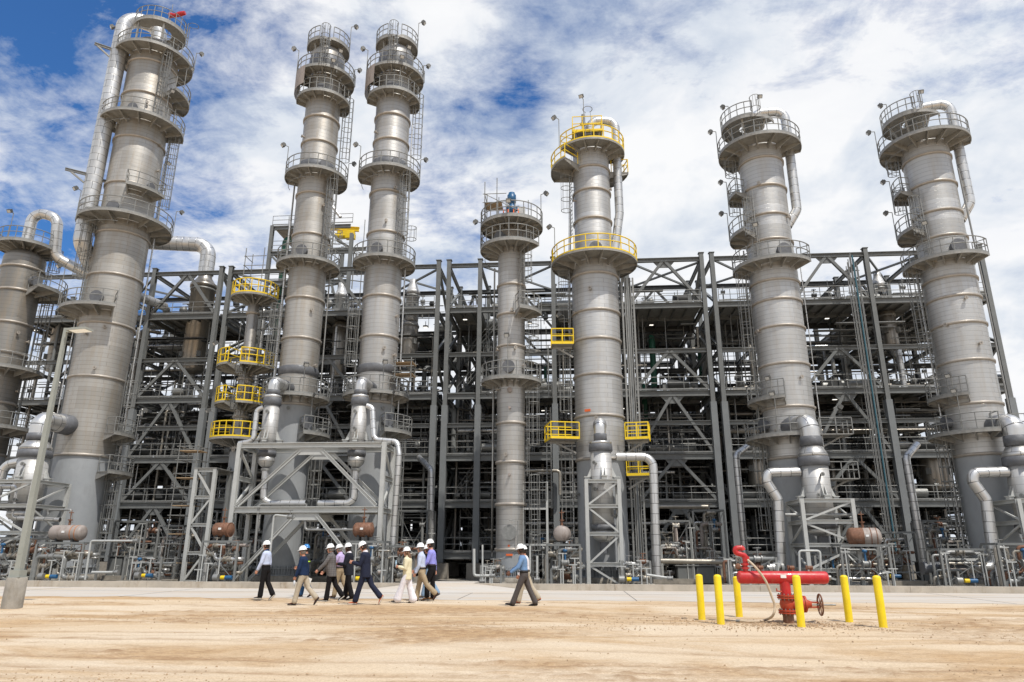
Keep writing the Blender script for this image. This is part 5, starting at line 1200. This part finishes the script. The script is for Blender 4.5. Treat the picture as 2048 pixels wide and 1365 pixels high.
P('ground_pipe', MB().tube([(xc, 18.2, -.1), (xc, 18.2, zl-.05)], .125, 24), M_rust)
P('name_plate', MB().box((at(1563, 1152, 18.2).x, 18.2-r-.004, zc+.03), (.13, .015, .075)), M_white)
P('drain_cock', MB().tube([(xc-.12, 18.1, zc-.32), (xc-.24, 18.08, zc-.30)], .018, 6).tube([(xc-.24, 18.08, zc-.32), (xc-.24, 18.08, zc-.24)], .014, 6), M_redo)
# monitor on the left end
xm = at(1491, 1140, 18.2).x; q = lambda u, v: at(u, v, 18.2)
P('monitor_stem', MB().tube([(xm, 18.2, zc+.1), (xm, 18.2, zv(1128, xm, 18.2))], .06, 14).tube([(xm, 18.2, zv(1138, xm, 18.2)), (xm, 18.2, zv(1135, xm, 18.2))], .10, 16).tube([(xm, 18.2, zv(1131, xm, 18.2)), (xm, 18.2, zv(1127, xm, 18.2))], .10, 16), M_red)
P('monitor_pipe', MB().tube(bent([q(1491, 1128), q(1491, 1112), q(1482, 1109), q(1471, 1106), q(1470, 1097), q(1484, 1096), q(1486, 1101)], .07, 5), .062, 14).tube([q(1492, 1121)-Vector((0, .0, .02)), q(1492, 1121)+Vector((0, 0, .09))], .085, 14), M_red)
P('monitor_gauge', MB().ball(q(1476, 1133), .07, 12, 8, (1, .5, 1)).tube([q(1477, 1133), q(1488, 1133)], .015, 6), M_rust)
for u in (1522, 1584, 1621):
    x = at(u, 1138, 18.2).x; zt = zc+r
    P('outlet_cap', MB().tube([(x, 18.2, zt-.02), (x, 18.2, zt+.05)], .03, 10).tube([(x-.06, 18.2, zt+.08), (x+.05, 18.2, zt+.08)], .045, 12).tube([(x-.10, 18.2, zt+.08), (x-.085, 18.2, zt+.08)], .06, 12), M_rust)
hp = [q(1494, 1120), q(1508, 1136), q(1527, 1162), q(1539, 1193), q(1545, 1212), q(1541, 1230)]
hs = [(p_.x, p_.y-.20, p_.z) for p_ in hp]+[tuple(gr(1532, 1240, .03)), tuple(gr(1518, 1243, .03)), tuple(gr(1495, 1243.5, .03)), tuple(gr(1480, 1242.5, .03))]
hs[0] = (hs[0][0], 18.14, hs[0][2])
def smooth(pts, n=5):
    P_ = [Vector(p) for p in pts]; P_ = [P_[0]*2-P_[1]]+P_+[P_[-1]*2-P_[-2]]; out = []
    for i in range(1, len(P_)-2):
        for k in range(n):
            t = k/n; a, b, c, d_ = P_[i-1:i+3]; out.append(.5*((2*b)+(c-a)*t+(2*a-5*b+4*c-d_)*t*t+(3*b-a-3*c+d_)*t**3))
    out.append(P_[-2]); return out
hose = P('hose', MB().tube(smooth(hs), .028, 10), M_hose)
P('hose_end', MB().tube([gr(1481, 1242.5, .03), gr(1472, 1242, .03)], .035, 10), M_galv, hose)
bl = None
for i, (u, v, vt, lab) in enumerate(((1404, 1240, 1146, 'leftmost of the yellow bollards, alone beside open sand'), (1442, 1249, 1147, 'yellow bollard second from the left, nearer than its neighbours'), (1479, 1235, 1150, 'yellow bollard standing behind the left end of the red header'),
        (1603, 1254, 1148, 'yellow bollard in front of the red gate valve'), (1699, 1245, 1148, 'yellow bollard right of the handwheel'), (1767, 1256, 1149, 'rightmost yellow bollard, furthest from the hose'))):
    g = gr(u, v); r = .088; top = zv(vt+5, g.x, g.y)-.02
    if bl is None:
        pr = [(-.05, r), (1.0, r)]+[(1.0+.05*math.sin(t), max(.002, r*math.cos(t))) for t in [PI/2*k/6 for k in range(1, 7)]]
        bl = MB().lathe(pr, (0, 0), 24).build('bollard', M_bol); o = bl
    else: o = bl.copy(); COL.objects.link(o)
    o.location = (g.x, g.y, 0); o.scale = (1, 1, top/1.0); tag(o, lab, 'bollard', 'yellow bollards round the red header')

# ------------------------------------------------------------------ lamp post
g = gr(4, 1219); root = thing('lamp_post', 'tapered grey lamp post on a round concrete base at the left', 'lamp post', (g.x, g.y+.35, 0)); P = Part(root); X, Y = g.x, g.y+.35
zb = zv(1155, X, Y); zt = zv(657, X, Y)
P('base', MB().lathe([(-.1, .27), (zb-.02, .265), (zb, .24), (zb, 0)], (X, Y), 36), M_conc)
P('base_cover', MB().box((X, Y, zb+.10), (.30, .30, .20)).box((X, Y, zb+.012), (.40, .40, .022)), M_pole)
pole = MB(); n = 4; w0, w1 = .088, .048
vs = []
for zz, w_ in ((zb+.2, w0), (zt, w1)): vs += [(X+sx*w_, Y+sy*w_, zz) for sx, sy in ((-1, -1), (1, -1), (1, 1), (-1, 1))]
pole.add(vs, [(0,1,5,4), (1,2,6,5), (2,3,7,6), (3,0,4,7), (4,5,6,7)]); P('pole', pole, M_pole)
P('hand_hole', MB().box((X, Y-.086, zb+.75), (.10, .012, .2)), M_pole)
hd = Vector((X, Y, zt-.12)); e = at(167, 674, Y-.1)-hd; e.z = 0; e.normalize(); L = .74; M = Matrix((e, Vector((0, 0, 1)).cross(e), Vector((0, 0, 1)))).transposed()
ho = P('lamp_head', MB().bar(hd, hd+e*.2, .07, .05).box(hd+e*(.16+L/2)+Vector((0, 0, .03)), (L, .34, .07), rot=M).box(hd+e*(.14+L/2)+Vector((0, 0, .08)), (L*.6, .2, .04), rot=M), M_pole)
P('led_panel', MB().box(hd+e*(.2+L/2)+Vector((0, 0, -.012)), (L*.8, .29, .014), rot=M), M_led, ho)
# ----------------------------------------------------------------1054, 1207, 1.80, 'tan'people
def cloth(name, col, rough=.85, check=None, bump=.5, bs=16):
    m = newm(name); nt = m.node_tree; b = bsdf(m); v = N(nt, 'ShaderNodeTexCoord').outputs['Object']; c = tuple(col)
    f = ramp(nt, noise(nt, v, 7, 4, .6), [(.3, .86), (.7, 1.06)]); c = mixc(nt, 1., c, f, 'MULTIPLY')
    if check:
        for rot in ((0, 0, 0), (0, R(90), 0)):
            wv = N(nt, 'ShaderNodeTexWave', wave_type='BANDS', bands_direction='Z'); wv.inputs['Scale'].default_value = 4.5; nt.links.new(mapping(nt, v, rot=rot), wv.inputs['Vector'])
            c = mixc(nt, ramp(nt, wv.outputs[0], [(.86, 0.), (.95, .5)]), c, check)
    nt.links.new(c, b.inputs['Base Color']); b.inputs['Roughness'].default_value = rough; b.inputs['Specular IOR Level'].default_value = .15
    bp = N(nt, 'ShaderNodeBump'); bp.inputs['Strength'].default_value = bump; bp.inputs['Distance'].default_value = .03
    nt.links.new(noise(nt, mapping(nt, v, scale=(1, 1, .55), rot=(0, .5, 0)), bs, 3, .55, .8), bp.inputs['Height']); nt.links.new(bp.outputs[0], b.inputs['Normal']); return m
SK = {'fair': plain('fair skin', (.55, .27, .18), .5, 0, .08, 9), 'tan': plain('tanned skin', (.42, .19, .115), .5, 0, .08, 9), 'dark': plain('brown skin', (.15, .065, .038), .5, 0, .08, 9)}
M_hair = plain('dark hair', (.03, .02, .015), .6, 0, .2, 30); M_hairg = plain('grey hair', (.16, .14, .12), .6, 0, .2, 30); M_hairb = plain('light brown hair', (.17, .09, .045), .5, 0, .3, 30, .6, 60)
M_hatw = plain('white hard hat', (.82, .82, .80), .3, 0, .03, coat=.3); M_hatb = plain('blue hard hat', (.03, .20, .50), .3, 0, .03, coat=.3)
M_sole = plain('pale shoe sole', (.6, .57, .5), .7); M_eye = plain('eye', (.02, .015, .012), .2)
def elli(m, secs, n=18):      # horizontal elliptical sections (x, y, z, rx, ry) closed at both ends
    vs = []
    for x, y, zz, rx, ry in secs:
        for k in range(n): a = 2*PI*k/n; vs.append((x+rx*math.cos(a), y+ry*math.sin(a), zz))
    fs = [(i*n+k, i*n+(k+1) % n, (i+1)*n+(k+1) % n, (i+1)*n+k) for i in range(len(secs)-1) for k in range(n)]
    fs += [tuple(reversed(range(n))), tuple((len(secs)-1)*n+k for k in range(n))]
    m.add(vs, fs, None, True); return m
def limb(m, pts, rs, n=12):   # round ended tapering limb
    P_ = [Vector(p) for p in pts]; d0 = (P_[0]-P_[1]).normalized(); d1 = (P_[-1]-P_[-2]).normalized()
    m.tube([P_[0]+d0*rs[0]*.8, P_[0]+d0*rs[0]*.45]+P_+[P_[-1]+d1*rs[-1]*.45, P_[-1]+d1*rs[-1]*.8], [rs[0]*.4, rs[0]*.85]+list(rs)+[rs[-1]*.85, rs[-1]*.4], n)
    return m
def remesh(o, vox, sm=2):
    md = o.modifiers.new('r', 'REMESH'); md.mode = 'VOXEL'; md.voxel_size = vox; md.use_smooth_shade = True
    if sm: k = o.modifiers.new('s', 'SMOOTH'); k.iterations = sm; k.factor = .5
def person(label, u, v, H, skin, shirt, pants, shoe, legs, arms, lean=2, head=0, hair=None, hat=None, jacket=False, belly=0., wide=0., longhair=False, woman=False, rot=180, dz=0, curl=(35, 35), collar=None, sole=None, band=False, glasses=False, tucked=True, belt=True, lanyard=False, depth=None):
    g = gr(u, v) if depth is None else Vector((at(u, v, depth).x, depth, 0)); s = H/1.80; wid = .90 if woman else 1.0
    root = thing('person', label, 'person', (g.x, g.y, 0), 'people walking in hard hats'); root.rotation_euler.z = R(rot)
    sa = lambda a: math.sin(R(a)); ca = lambda a: math.cos(R(a))
    hip = Vector((0, 0, .93)); up = Vector((sa(lean), 0, ca(lean)))
    parts = {}
    def get(n): return parts.setdefault(n, MB())
    body, sh, pa = get('body'), get('top'), get('trousers')
    # legs: (thigh, knee flex, toe pitch) for the far (+Y side after turning) and near leg
    minz = 9; feet = []
    for side, (th, kf, fp) in zip((-1, 1), legs):
        th *= .86; kf *= .9
        h0 = hip+Vector((0, side*.088*wid, -.02)); kn = h0+Vector((sa(th), 0, -ca(th)))*.44; t2 = th-kf; an = kn+Vector((sa(t2), 0, -ca(t2)))*.41
        limb(body, [h0, h0.lerp(kn, .5), kn, kn.lerp(an, .35), an], [.080, .072, .052, .052, .036])
        hem = kn.lerp(an, .97); w_ = wide+.013
        limb(pa, [h0+Vector((0, 0, -.02)), h0.lerp(kn, .45), kn, kn.lerp(an, .5), hem+Vector((.0, 0, 0))], [.100, .093+w_*.3, .072+w_*.6, .068+w_, .068+w_*1.5], 14)
        fd = Vector((ca(fp), 0, -sa(fp))); fu = Vector((sa(fp), 0, ca(fp))); st = []
        hl = an-fu*.085-fd*.065
        secs = [(0, .026, .05), (.02, .036, .085), (.07, .040, .095), (.12, .041, .075), (.18, .048, .055), (.23, .047, .045), (.265, .036, .034), (.28, .015, .02)]
        vs = []; n = 10
        for dx, hw, hh in secs:
            c = hl+fd*dx
            for k in range(n):
                a = 2*PI*k/n; q = math.cos(a); r_ = math.sin(a); vs.append(c+Vector((0, q*hw*(1.0 if not woman else .85), 0))+fu*(hh/2+r_*hh/2 if r_ > 0 else hh/2*(1+r_)*1.0))
        fs = [(i*n+k, i*n+(k+1) % n, (i+1)*n+(k+1) % n, (i+1)*n+k) for i in range(len(secs)-1) for k in range(n)]+[tuple(reversed(range(n))), tuple((len(secs)-1)*n+k for k in range(n))]
        sm_ = MB().add(vs, fs, None, True); limb(sm_, [an+fu*.02, an-fu*.02], [.042, .045])
        so_ = MB()
        vs = []
        for dx, hw, hh in secs[1:-1]+[secs[-1]]:
            c = hl+fd*dx
            for yy in (-hw*1.04, hw*1.04):
                for zz in (-.004, .016): vs.append(c+Vector((0, yy, 0))+fu*zz)
        fs = []
        for i in range(len(secs)-2): a = i*4; b_ = a+4; fs += [(a, a+2, b_+2, b_), (a+1, b_+1, b_+3, a+3), (a, b_, b_+1, a+1), (a+2, a+3, b_+3, b_+2)]
        fs += [(0, 1, 3, 2), ((len(secs)-2)*4, (len(secs)-2)*4+2, (len(secs)-2)*4+3, (len(secs)-2)*4+1)]
        so_.add(vs, fs); feet.append((sm_, so_)); minz = min(minz, min(q[2] for q in so_.v))
        limb(body, [an, hl+fd*.10+fu*.04, hl+fd*.2+fu*.03], [.036, .036, .026])
    # torso
    def T(h, dx=0, dy=0): p = hip+up*h; return (p.x+dx, p.y+dy, p.z)
    prof = [(-.10, .10, .150), (0, .115, .165), (.10, .112, .155), (.20, .108, .148), (.33, .118, .165), (.42, .115, .185), (.48, .095, .180), (.52, .07, .11), (.56, .052, .058)]
    elli(body, [(*T(h, 0), rx*.93, ry*.93*wid) for h, rx, ry in prof])
    e = .018 if not jacket else .034
    tp = [(h, rx+e, (ry+e)*wid) for h, rx, ry in prof if h >= (0.02 if not jacket else -.2)]
    if jacket: tp = [(-.19, .152, .202*wid), (-.13, .155, .20*wid), (0, .15, .195*wid)]+tp[2:]
    elif not tucked: tp = [(-.06, .145, .185*wid), (0., .14, .18*wid)]+tp[1:]
    sec = []
    for h, rx, ry in tp[:-1]:
        bl_ = belly*math.exp(-((h-.14)/.16)**2); sec.append((*T(h, bl_*.75), rx+bl_*.6, ry+bl_*.35))
    sec.append((*T(.545), .066, .072)); elli(sh, sec)
    pb = belly*.4
    elli(pa, [(*T(-.16), .09, .12*wid), (*T(-.08, pb*.3), .125+pb*.3, .168*wid), (*T(0, pb*.5), .133+pb*.5, .180*wid), (*T(.09, pb*.8), .128+pb*.6, .172*wid+pb*.3)])
    # arms: (shoulder fwd angle, abduction, elbow flex); hand curl
    nb = hip+up*.47; hands = []
    for side, (fa, ab, ef), cu in zip((-1, 1), arms, curl):
        s0 = nb+Vector((0, side*.172*wid, -.025)); du = Vector((sa(fa)*ca(ab), side*sa(ab), -ca(fa)*ca(ab))); el = s0+du*.29
        d2 = Vector((sa(fa+ef), side*sa(ab)*.3-side*.25*sa(ef), -ca(fa+ef))).normalized(); wr = el+d2*.255
        limb(body, [s0, s0.lerp(el, .5), el, el.lerp(wr, .3), wr], [.052, .045, .040, .040, .027])
        x_ = .012 if not jacket else .02
        limb(sh, [s0+Vector((0, -side*.02, 0)), s0.lerp(el, .5), el, el.lerp(wr, .5), el.lerp(wr, .93)], [.070+x_, .055+x_, .050+x_, .044+x_, .036+x_], 14)
        # hand: palm and five fingers
        lat = d2.cross(Vector((0, 1, 0))).normalized() if True else None      # finger spread axis: fore and aft
        if lat.x < 0: lat = -lat
        nrm = d2.cross(lat).normalized()
        if nrm.y*side > 0: nrm = -nrm          # palm side faces the body
        pc = wr+d2*.055; 
        m_ = body; vs = []; n = 12
        for t, hw, ht in ((-.03, .026, .022), (.0, .029, .020), (.04, .040, .017), (.08, .042, .015), (.095, .038, .012)):
            for k in range(n): a = 2*PI*k/n; vs.append(wr+d2*t+lat*math.cos(a)*hw+nrm*math.sin(a)*ht)
        m_.add(vs, [(i*n+k, i*n+(k+1) % n, (i+1)*n+(k+1) % n, (i+1)*n+k) for i in range(4) for k in range(n)]+[tuple(reversed(range(n))), tuple(4*n+k for k in range(n))], None, True)
        for j, (off, L) in enumerate(((.034, .070), (.0115, .080), (-.0115, .074), (-.033, .058))):
            p = wr+d2*.085+lat*off; pts = [p-d2*.02, p]; ang = R(cu)*(.7+.12*j); tot = 0
            for q, f in ((1, .45), (2, .32), (3, .23)):
                tot += ang*(.5 if q == 1 else .9); p = p+(d2*math.cos(tot)+nrm*math.sin(tot))*L*f+lat*(off*.06); pts.append(p)
            limb(m_, pts, [.0098, .0098, .0092, .0085, .0075], 8)
        p = wr+d2*.03+lat*.026; limb(m_, [p-lat*.012, p+lat*.018+d2*.022+nrm*.01, p+lat*.026+d2*.048+nrm*.022, p+lat*.020+d2*.070+nrm*.03], [.014, .0125, .0105, .009], 8)
        hands.append((wr+d2*.10+nrm*.025, d2, lat, nrm))
    # neck and head, turned down by 'head' degrees
    nk = hip+up*.53; hd_d = Vector((sa(head+lean*.6), 0, ca(head+lean*.6))); hf = Vector((hd_d.z, 0, -hd_d.x)); hc = nk+Vector((.018, 0, 0))+Vector((sa((head+lean)*.6), 0, ca((head+lean)*.6)))*.155+hf*.012
    limb(body, [nk-up*.04, nk+(hc-nk)*.6], [.060, .054])
    def HP(f, l, h): return hc+hf*f+Vector((0, l, 0))+hd_d*h
    vs = []; n = 20; ms = 14
    for i in range(ms+1):
        t = -PI/2+PI*i/ms; cz = math.sin(t); cr = math.cos(t)
        for k in range(n):
            a = 2*PI*k/n; f, l = math.cos(a), math.sin(a)
            jaw = 1-.22*max(0, -cz-.1); rr = .094*(1+ .04*(f > 0)*(cz < 0)); vs.append(HP(f*cr*rr*(1 if f < 0 else .98)+(.012 if cz < 0 and f > 0 else 0)*cr, l*cr*.074*jaw, cz*.122))
    body.add(vs, [(i*n+k, i*n+(k+1) % n, (i+1)*n+(k+1) % n, (i+1)*n+k) for i in range(ms) for k in range(n)], None, True)
    limb(body, [HP(.086, 0, .018), HP(.104, 0, -.012), HP(.098, 0, -.028)], [.010, .013, .012], 8)       # nose
    limb(body, [HP(.080, -.018, -.055), HP(.090, 0, -.056), HP(.080, .018, -.055)], [.008, .010, .008], 8)   # lips
    limb(body, [HP(.075, -.028, .035), HP(.085, 0, .034), HP(.075, .028, .035)], [.010, .010, .010], 8)
    limb(body, [HP(.072, 0, -.10), HP(.078, 0, -.098)], [.022, .020], 8)      # chin
    for l in (-.076, .076): limb(body, [HP(-.004, l, -.018), HP(-.008, l*1.07, .008), HP(-.002, l*1.07, .026)], [.010, .014, .012], 8)
    # lift so that the lower shoe touches the ground; then scale to height
    off = Vector((0, 0, -minz+dz))
    def fin(m): m.v = [tuple((Vector(p)+off)*s) for p in m.v]; return m
    b = fin(body).build('body', SK[skin], root); remesh(b, .0065*s, 1)
    t = fin(sh).build('jacket' if jacket else 'shirt', shirt, root); remesh(t, .012, 3)
    p = fin(pa).build('trousers', pants, root); remesh(p, .012, 3)
    for a, c in feet: o = fin(a).build('shoe', shoe, root); remesh(o, .008, 1); fin(c).build('sole', sole or M_black, o)
    hm = hair or M_hair; m = MB(); vs = []
    for i in range(9):
        t_ = -.6+2.0*i/8; cz = math.sin(t_); cr = math.cos(t_)
        for k in range(17): a = R(62)+R(236)*k/16; vs.append(HP(math.cos(a)*cr*.104-.004, math.sin(a)*cr*.084, cz*.126))
    m.add(vs, [(i*17+k, i*17+k+1, (i+1)*17+k+1, (i+1)*17+k) for i in range(8) for k in range(16)], None, True)
    if longhair:
        for l in (-.05, -.02, .02, .05): limb(m, [HP(-.05, l, .02), HP(-.085, l, -.09), HP(-.10, l*1.2, -.19), HP(-.085, l*1.1, -.30), HP(-.07, l, -.37)], [.035, .042, .040, .032, .016], 10)
    fin(m).build('hair', hm, root)
    # hard hat: shell with brim and front peak
    m = MB(); vs = []; n = 28
    rings = [(.0, 1.16, .0), (.004, 1.17, .0), (.012, 1.04, 0), (.045, 1.0, 0), (.085, .88, 0), (.112, .66, 0), (.128, .36, 0), (.133, .02, 0)]
    for h, k_, _ in rings:
        for k in range(n):
            a = 2*PI*k/n; f, l = math.cos(a), math.sin(a); pk = .045*max(0, f)**3 if k_ > 1.1 else 0
            vs.append(HP(f*.122*k_+pk-.004+.0, l*.102*k_, .052+h-(.02*max(0, f)**2 if k_ > 1.1 else 0)))
    m.add(vs, [(i*n+k, i*n+(k+1) % n, (i+1)*n+(k+1) % n, (i+1)*n+k) for i in range(len(rings)-1) for k in range(n)], None, True)
    limb(m, [HP(.10, 0, .13), HP(.03, 0, .182), HP(-.06, 0, .176), HP(-.11, 0, .12)], [.012, .014, .014, .012], 6)
    fin(m).build('hard_hat', hat or M_hatw, root)
    m = MB()
    for l in (-.03, .03): m.ball(HP(.084, l, .018), .011, 8, 6)
    fin(m) ; 
    for l in (-1, 1):
        q = MB().ball((0, 0, 0), .011, 8, 6); q.v = [tuple((Vector(p_)+HP(.084, l*.03, .018)+off)*s) for p_ in q.v]; q.build('eye', M_eye, root)
    if glasses:
        q = MB(); q.tube([HP(.0, -.08, .02), HP(.085, -.062, .018), HP(.103, -.03, .016), HP(.106, 0, .018), HP(.103, .03, .016), HP(.085, .062, .018), HP(0, .08, .02)], [.004, .008, .016, .006, .016, .008, .004], 6); fin(q).build('glasses', M_black, root)
    if collar or jacket:
        q = MB(); q.tube([(*T(.50, .0),), (*T(.545, .004),), (*T(.585, .012),)], [.085, .075, .064], 16, caps=False); fin(q).build('collar', collar or shirt, root)
    if belt and not jacket:
        q = MB(); elli(q, [(*T(.045, pb*.6), .139+pb*.6, .186*wid+pb*.2), (*T(.085, pb*.8), .137+pb*.7, .182*wid+pb*.3)]); fin(q).build('belt', M_black, root)
    if band:
        for side, (fa, ab, ef) in zip((-1, 1), arms):
            s0 = nb+Vector((0, side*.172*wid, -.025)); du = Vector((sa(fa)*ca(ab), side*sa(ab), -ca(fa)*ca(ab))); q = MB().tube([s0+du*.17, s0+du*.22], [.071, .069], 14); fin(q).build('reflective_band', M_hiv, root)
        q = MB(); elli(q, [(*T(.24), .135, .18), (*T(.285), .137, .183)]); fin(q).build('reflective_band', M_hiv, root)
    rz = Matrix.Rotation(R(rot), 3, 'Z')
    W = lambda p: root.location+rz@((p+off)*s)
    return root, [(W(h[0]), rz@h[1], rz@h[2], rz@h[3]) for h in hands], W
M_hiv = plain('yellow green reflective tape', (.55, .85, .06), .5)
C = {k: cloth(k+' cloth', *a) for k, a in dict(paleblue=((.52, .58, .74),), navy=((.014, .028, .07),), black=((.012, .011, .012),), khaki=((.36, .28, .18),), beige=((.44, .38, .29),), plaid=((.155, .145, .14), .9, (.06, .055, .06)),
    lavender=((.52, .42, .66),), charcoal=((.018, .020, .028),), suit=((.020, .024, .045),), jeans=((.22, .32, .44),), dkjeans=((.03, .08, .17),), cream=((.72, .66, .46),), white=((.74, .71, .74),), stripe=((.50, .56, .70),), peri=((.28, .28, .68),), denim=((.16, .27, .45),), grey=((.085, .075, .072),), fr=((.035, .037, .04),)).items()}
L_ = lambda n, c, r=.45: plain(n, c, r, 0, .1, 12)
B_blk = L_('black leather', (.015, .013, .013)); B_brn = L_('dark brown leather', (.07, .025, .014)); B_org = L_('orange brown leather', (.45, .10, .03)); B_tan = L_('tan suede', (.30, .15, .06), .8); B_gry = L_('grey suede', (.22, .17, .12), .8)
# (near leg, far leg) after the half turn: side -1 becomes the far side, +1 the near side
person('man in pale blue shirt and black trousers, leading the group at the left', 526, 1202, 1.84, 'fair', C['paleblue'], C['black'], B_blk, [(-10, 22, 42), (7, 2, 0)], [(-8, 6, 12), (12, 8, 14)], lean=3, head=2, hair=M_hair, belly=.03, collar=C['navy'], sole=M_sole, rot=178)
person('worker in dark shirt with yellow reflective bands and a blue hard hat', 607, 1195, 1.80, 'tan', C['fr'], C['dkjeans'], B_brn, [(14, 4, 0), (-16, 22, 25)], [(42, 10, 12), (-10, 6, 15)], hat=M_hatb, band=True, rot=176, tucked=False, belt=False)
r3 = person('man in navy shirt and beige trousers carrying a bottle and papers', 602, 1211, 1.74, 'tan', C['navy'], C['beige'], B_brn, [(-24, 26, 55), (17, 3, 0)], [(-16, 8, 14), (8, 8, 14)], lean=5, head=4, hair=M_hairg, belly=.07, tucked=False, belt=False, rot=181, curl=(70, 70), glasses=True)
person('man in grey checked blazer and black trousers', 659, 1203.5, 1.80, 'fair', C['plaid'], C['black'], B_blk, [(-20, 22, 38), (8, 2, 0)], [(20, 6, 20), (34, 8, 12)], lean=5, head=6, hair=M_hairg, jacket=True, belly=.05, rot=184, sole=M_sole)
person('man in lavender shirt half hidden behind the dark blazer', 677, 1197, 1.80, 'fair', C['lavender'], C['khaki'], B_brn, [(-18, 20, 30), (12, 3, 0)], [(20, 6, 60), (24, 8, 75)], lean=4, head=12, hair=M_hairg, rot=172, collar=C['lavender'])
person('man in dark blazer walking close behind the checked blazer', 694, 1201, 1.82, 'dark', C['charcoal'], C['black'], B_blk, [(10, 3, 0), (-9, 10, 12)], [(14, 6, 78), (12, 10, 82)], lean=3, head=8, hair=M_hair, jacket=True, belly=.05, rot=181, collar=C['white'])
r7 = person('tall man in navy suit and orange brown shoes looking at his phone', 727, 1210, 1.90, 'fair', C['suit'], C['suit'], B_org, [(-30, 18, 62), (19, 1, 0)], [(20, 4, 84), (18, 6, 88)], lean=4, head=26, hair=M_hair, jacket=True, rot=180, collar=C['white'], sole=M_sole, curl=(55, 60))
r8 = person('woman in cream jacket and wide white trousers with long brown hair', 812, 1207, 1.72, 'fair', C['cream'], C['white'], B_gry, [(-14, 8, 6), (24, 3, -4)], [(6, 6, 96), (4, 8, 100)], lean=1, head=4, hair=M_hairb, jacket=True, woman=True, longhair=True, wide=.035, rot=180, curl=(60, 60))
person('man in pale striped shirt and khaki trousers right behind the woman', 841, 1203, 1.86, 'fair', C['stripe'], C['khaki'], B_brn, [(14, 3, 0), (-30, 24, 52)], [(10, 6, 40), (5, 8, 20)], lean=3, head=2, hair=M_hairg, rot=180, collar=C['paleblue'])
person('worker in black shirt and faded jeans mostly hidden behind the violet shirt', 856, 1197, 1.78, 'tan', C['black'], C['jeans'], B_gry, [(-18, 18, 30), (14, 3, 0)], [(8, 6, 30), (12, 8, 24)], lean=4, head=8, hair=M_hair, rot=178)
person('tall man in violet blue shirt and black trousers at the rear of the group', 862, 1202, 1.94, 'fair', C['peri'], C['black'], B_tan, [(-2, 2, 0), (20, 22, 14)], [(-14, 8, 8), (18, 10, 26)], lean=4, head=8, hair=M_hair, rot=180)
person('man in denim blue shirt and grey trousers striding alone in the middle', 1048, 1213, 1.86, 'dark', C['denim'], C['grey'], B_blk, [(-24, 6, 4), (27, 2, -14)], [(34, 10, 22), (26, 10, 30)], lean=5, head=6, hair=M_hair, rot=180, longhair=False, tucked=True)
person('person in beige trousers hidden behind the striding man', 1052, 1207, 1.80, 'tan', C['white'], C['beige'], B_org, [(-26, 14, 24), (20, 3, 0)], [(8, 6, 20), (10, 8, 20)], lean=4, head=4, hair=M_hair, rot=180)
# things held in hands
def held(name, mb, mat, label, cat, loc):
    o = mb.build(name, mat, None, tuple(loc)); o.location = loc; tag(o, label, cat); return o
h = r3[1][1]; p = h[0]; held('water_bottle', MB().lathe([(-.20, 0), (-.20, .03), (-.06, .032), (-.02, .014), (.01, .014), (.01, 0)], (0, 0), 16), plain('clear bottle', (.62, .66, .7), .1), 'clear water bottle hanging from the hand of the navy shirted man', 'bottle', (0, 0, 0)).location = p
o = held('paper_sheets', MB().box((0, 0, -.08), (.20, .012, .29), rot=Matrix.Rotation(R(18), 3, 'Y')), M_white, 'white papers in the far hand of the navy shirted man', 'papers', (0, 0, 0)); o.location = r3[1][0][0]+Vector((.04, -.02, 0))
a, b2 = r7[1][0][0], r7[1][1][0]; o = held('phone', MB().box((0, 0, 0), (.075, .15, .01), rot=Matrix.Rotation(R(50), 3, 'Y')), M_black, 'black phone held by the man in the navy suit', 'phone', (0, 0, 0)); o.location = (a+b2)/2+Vector((-.03, 0, .03))
a, b2 = r8[1][0][0], r8[1][1][0]; o = held('notebook', MB().box((0, 0, 0), (.16, .02, .22), rot=Matrix.Rotation(R(40), 3, 'Y')), M_black, 'dark notebook held by the woman in the cream jacket', 'notebook', (0, 0, 0)); o.location = (a+b2)/2+Vector((-.0, .02, -.01))
o = held('water_bottle', MB().lathe([(-.06, 0), (-.06, .03), (.08, .032), (.12, .014), (.15, .014), (.15, 0)], (0, 0), 16), plain('blue tinted bottle', (.35, .5, .62), .1), 'small water bottle held upright by the woman in the cream jacket', 'bottle', (0, 0, 0)); o.location = r8[1][1][0]+Vector((-.02, 0, .03))
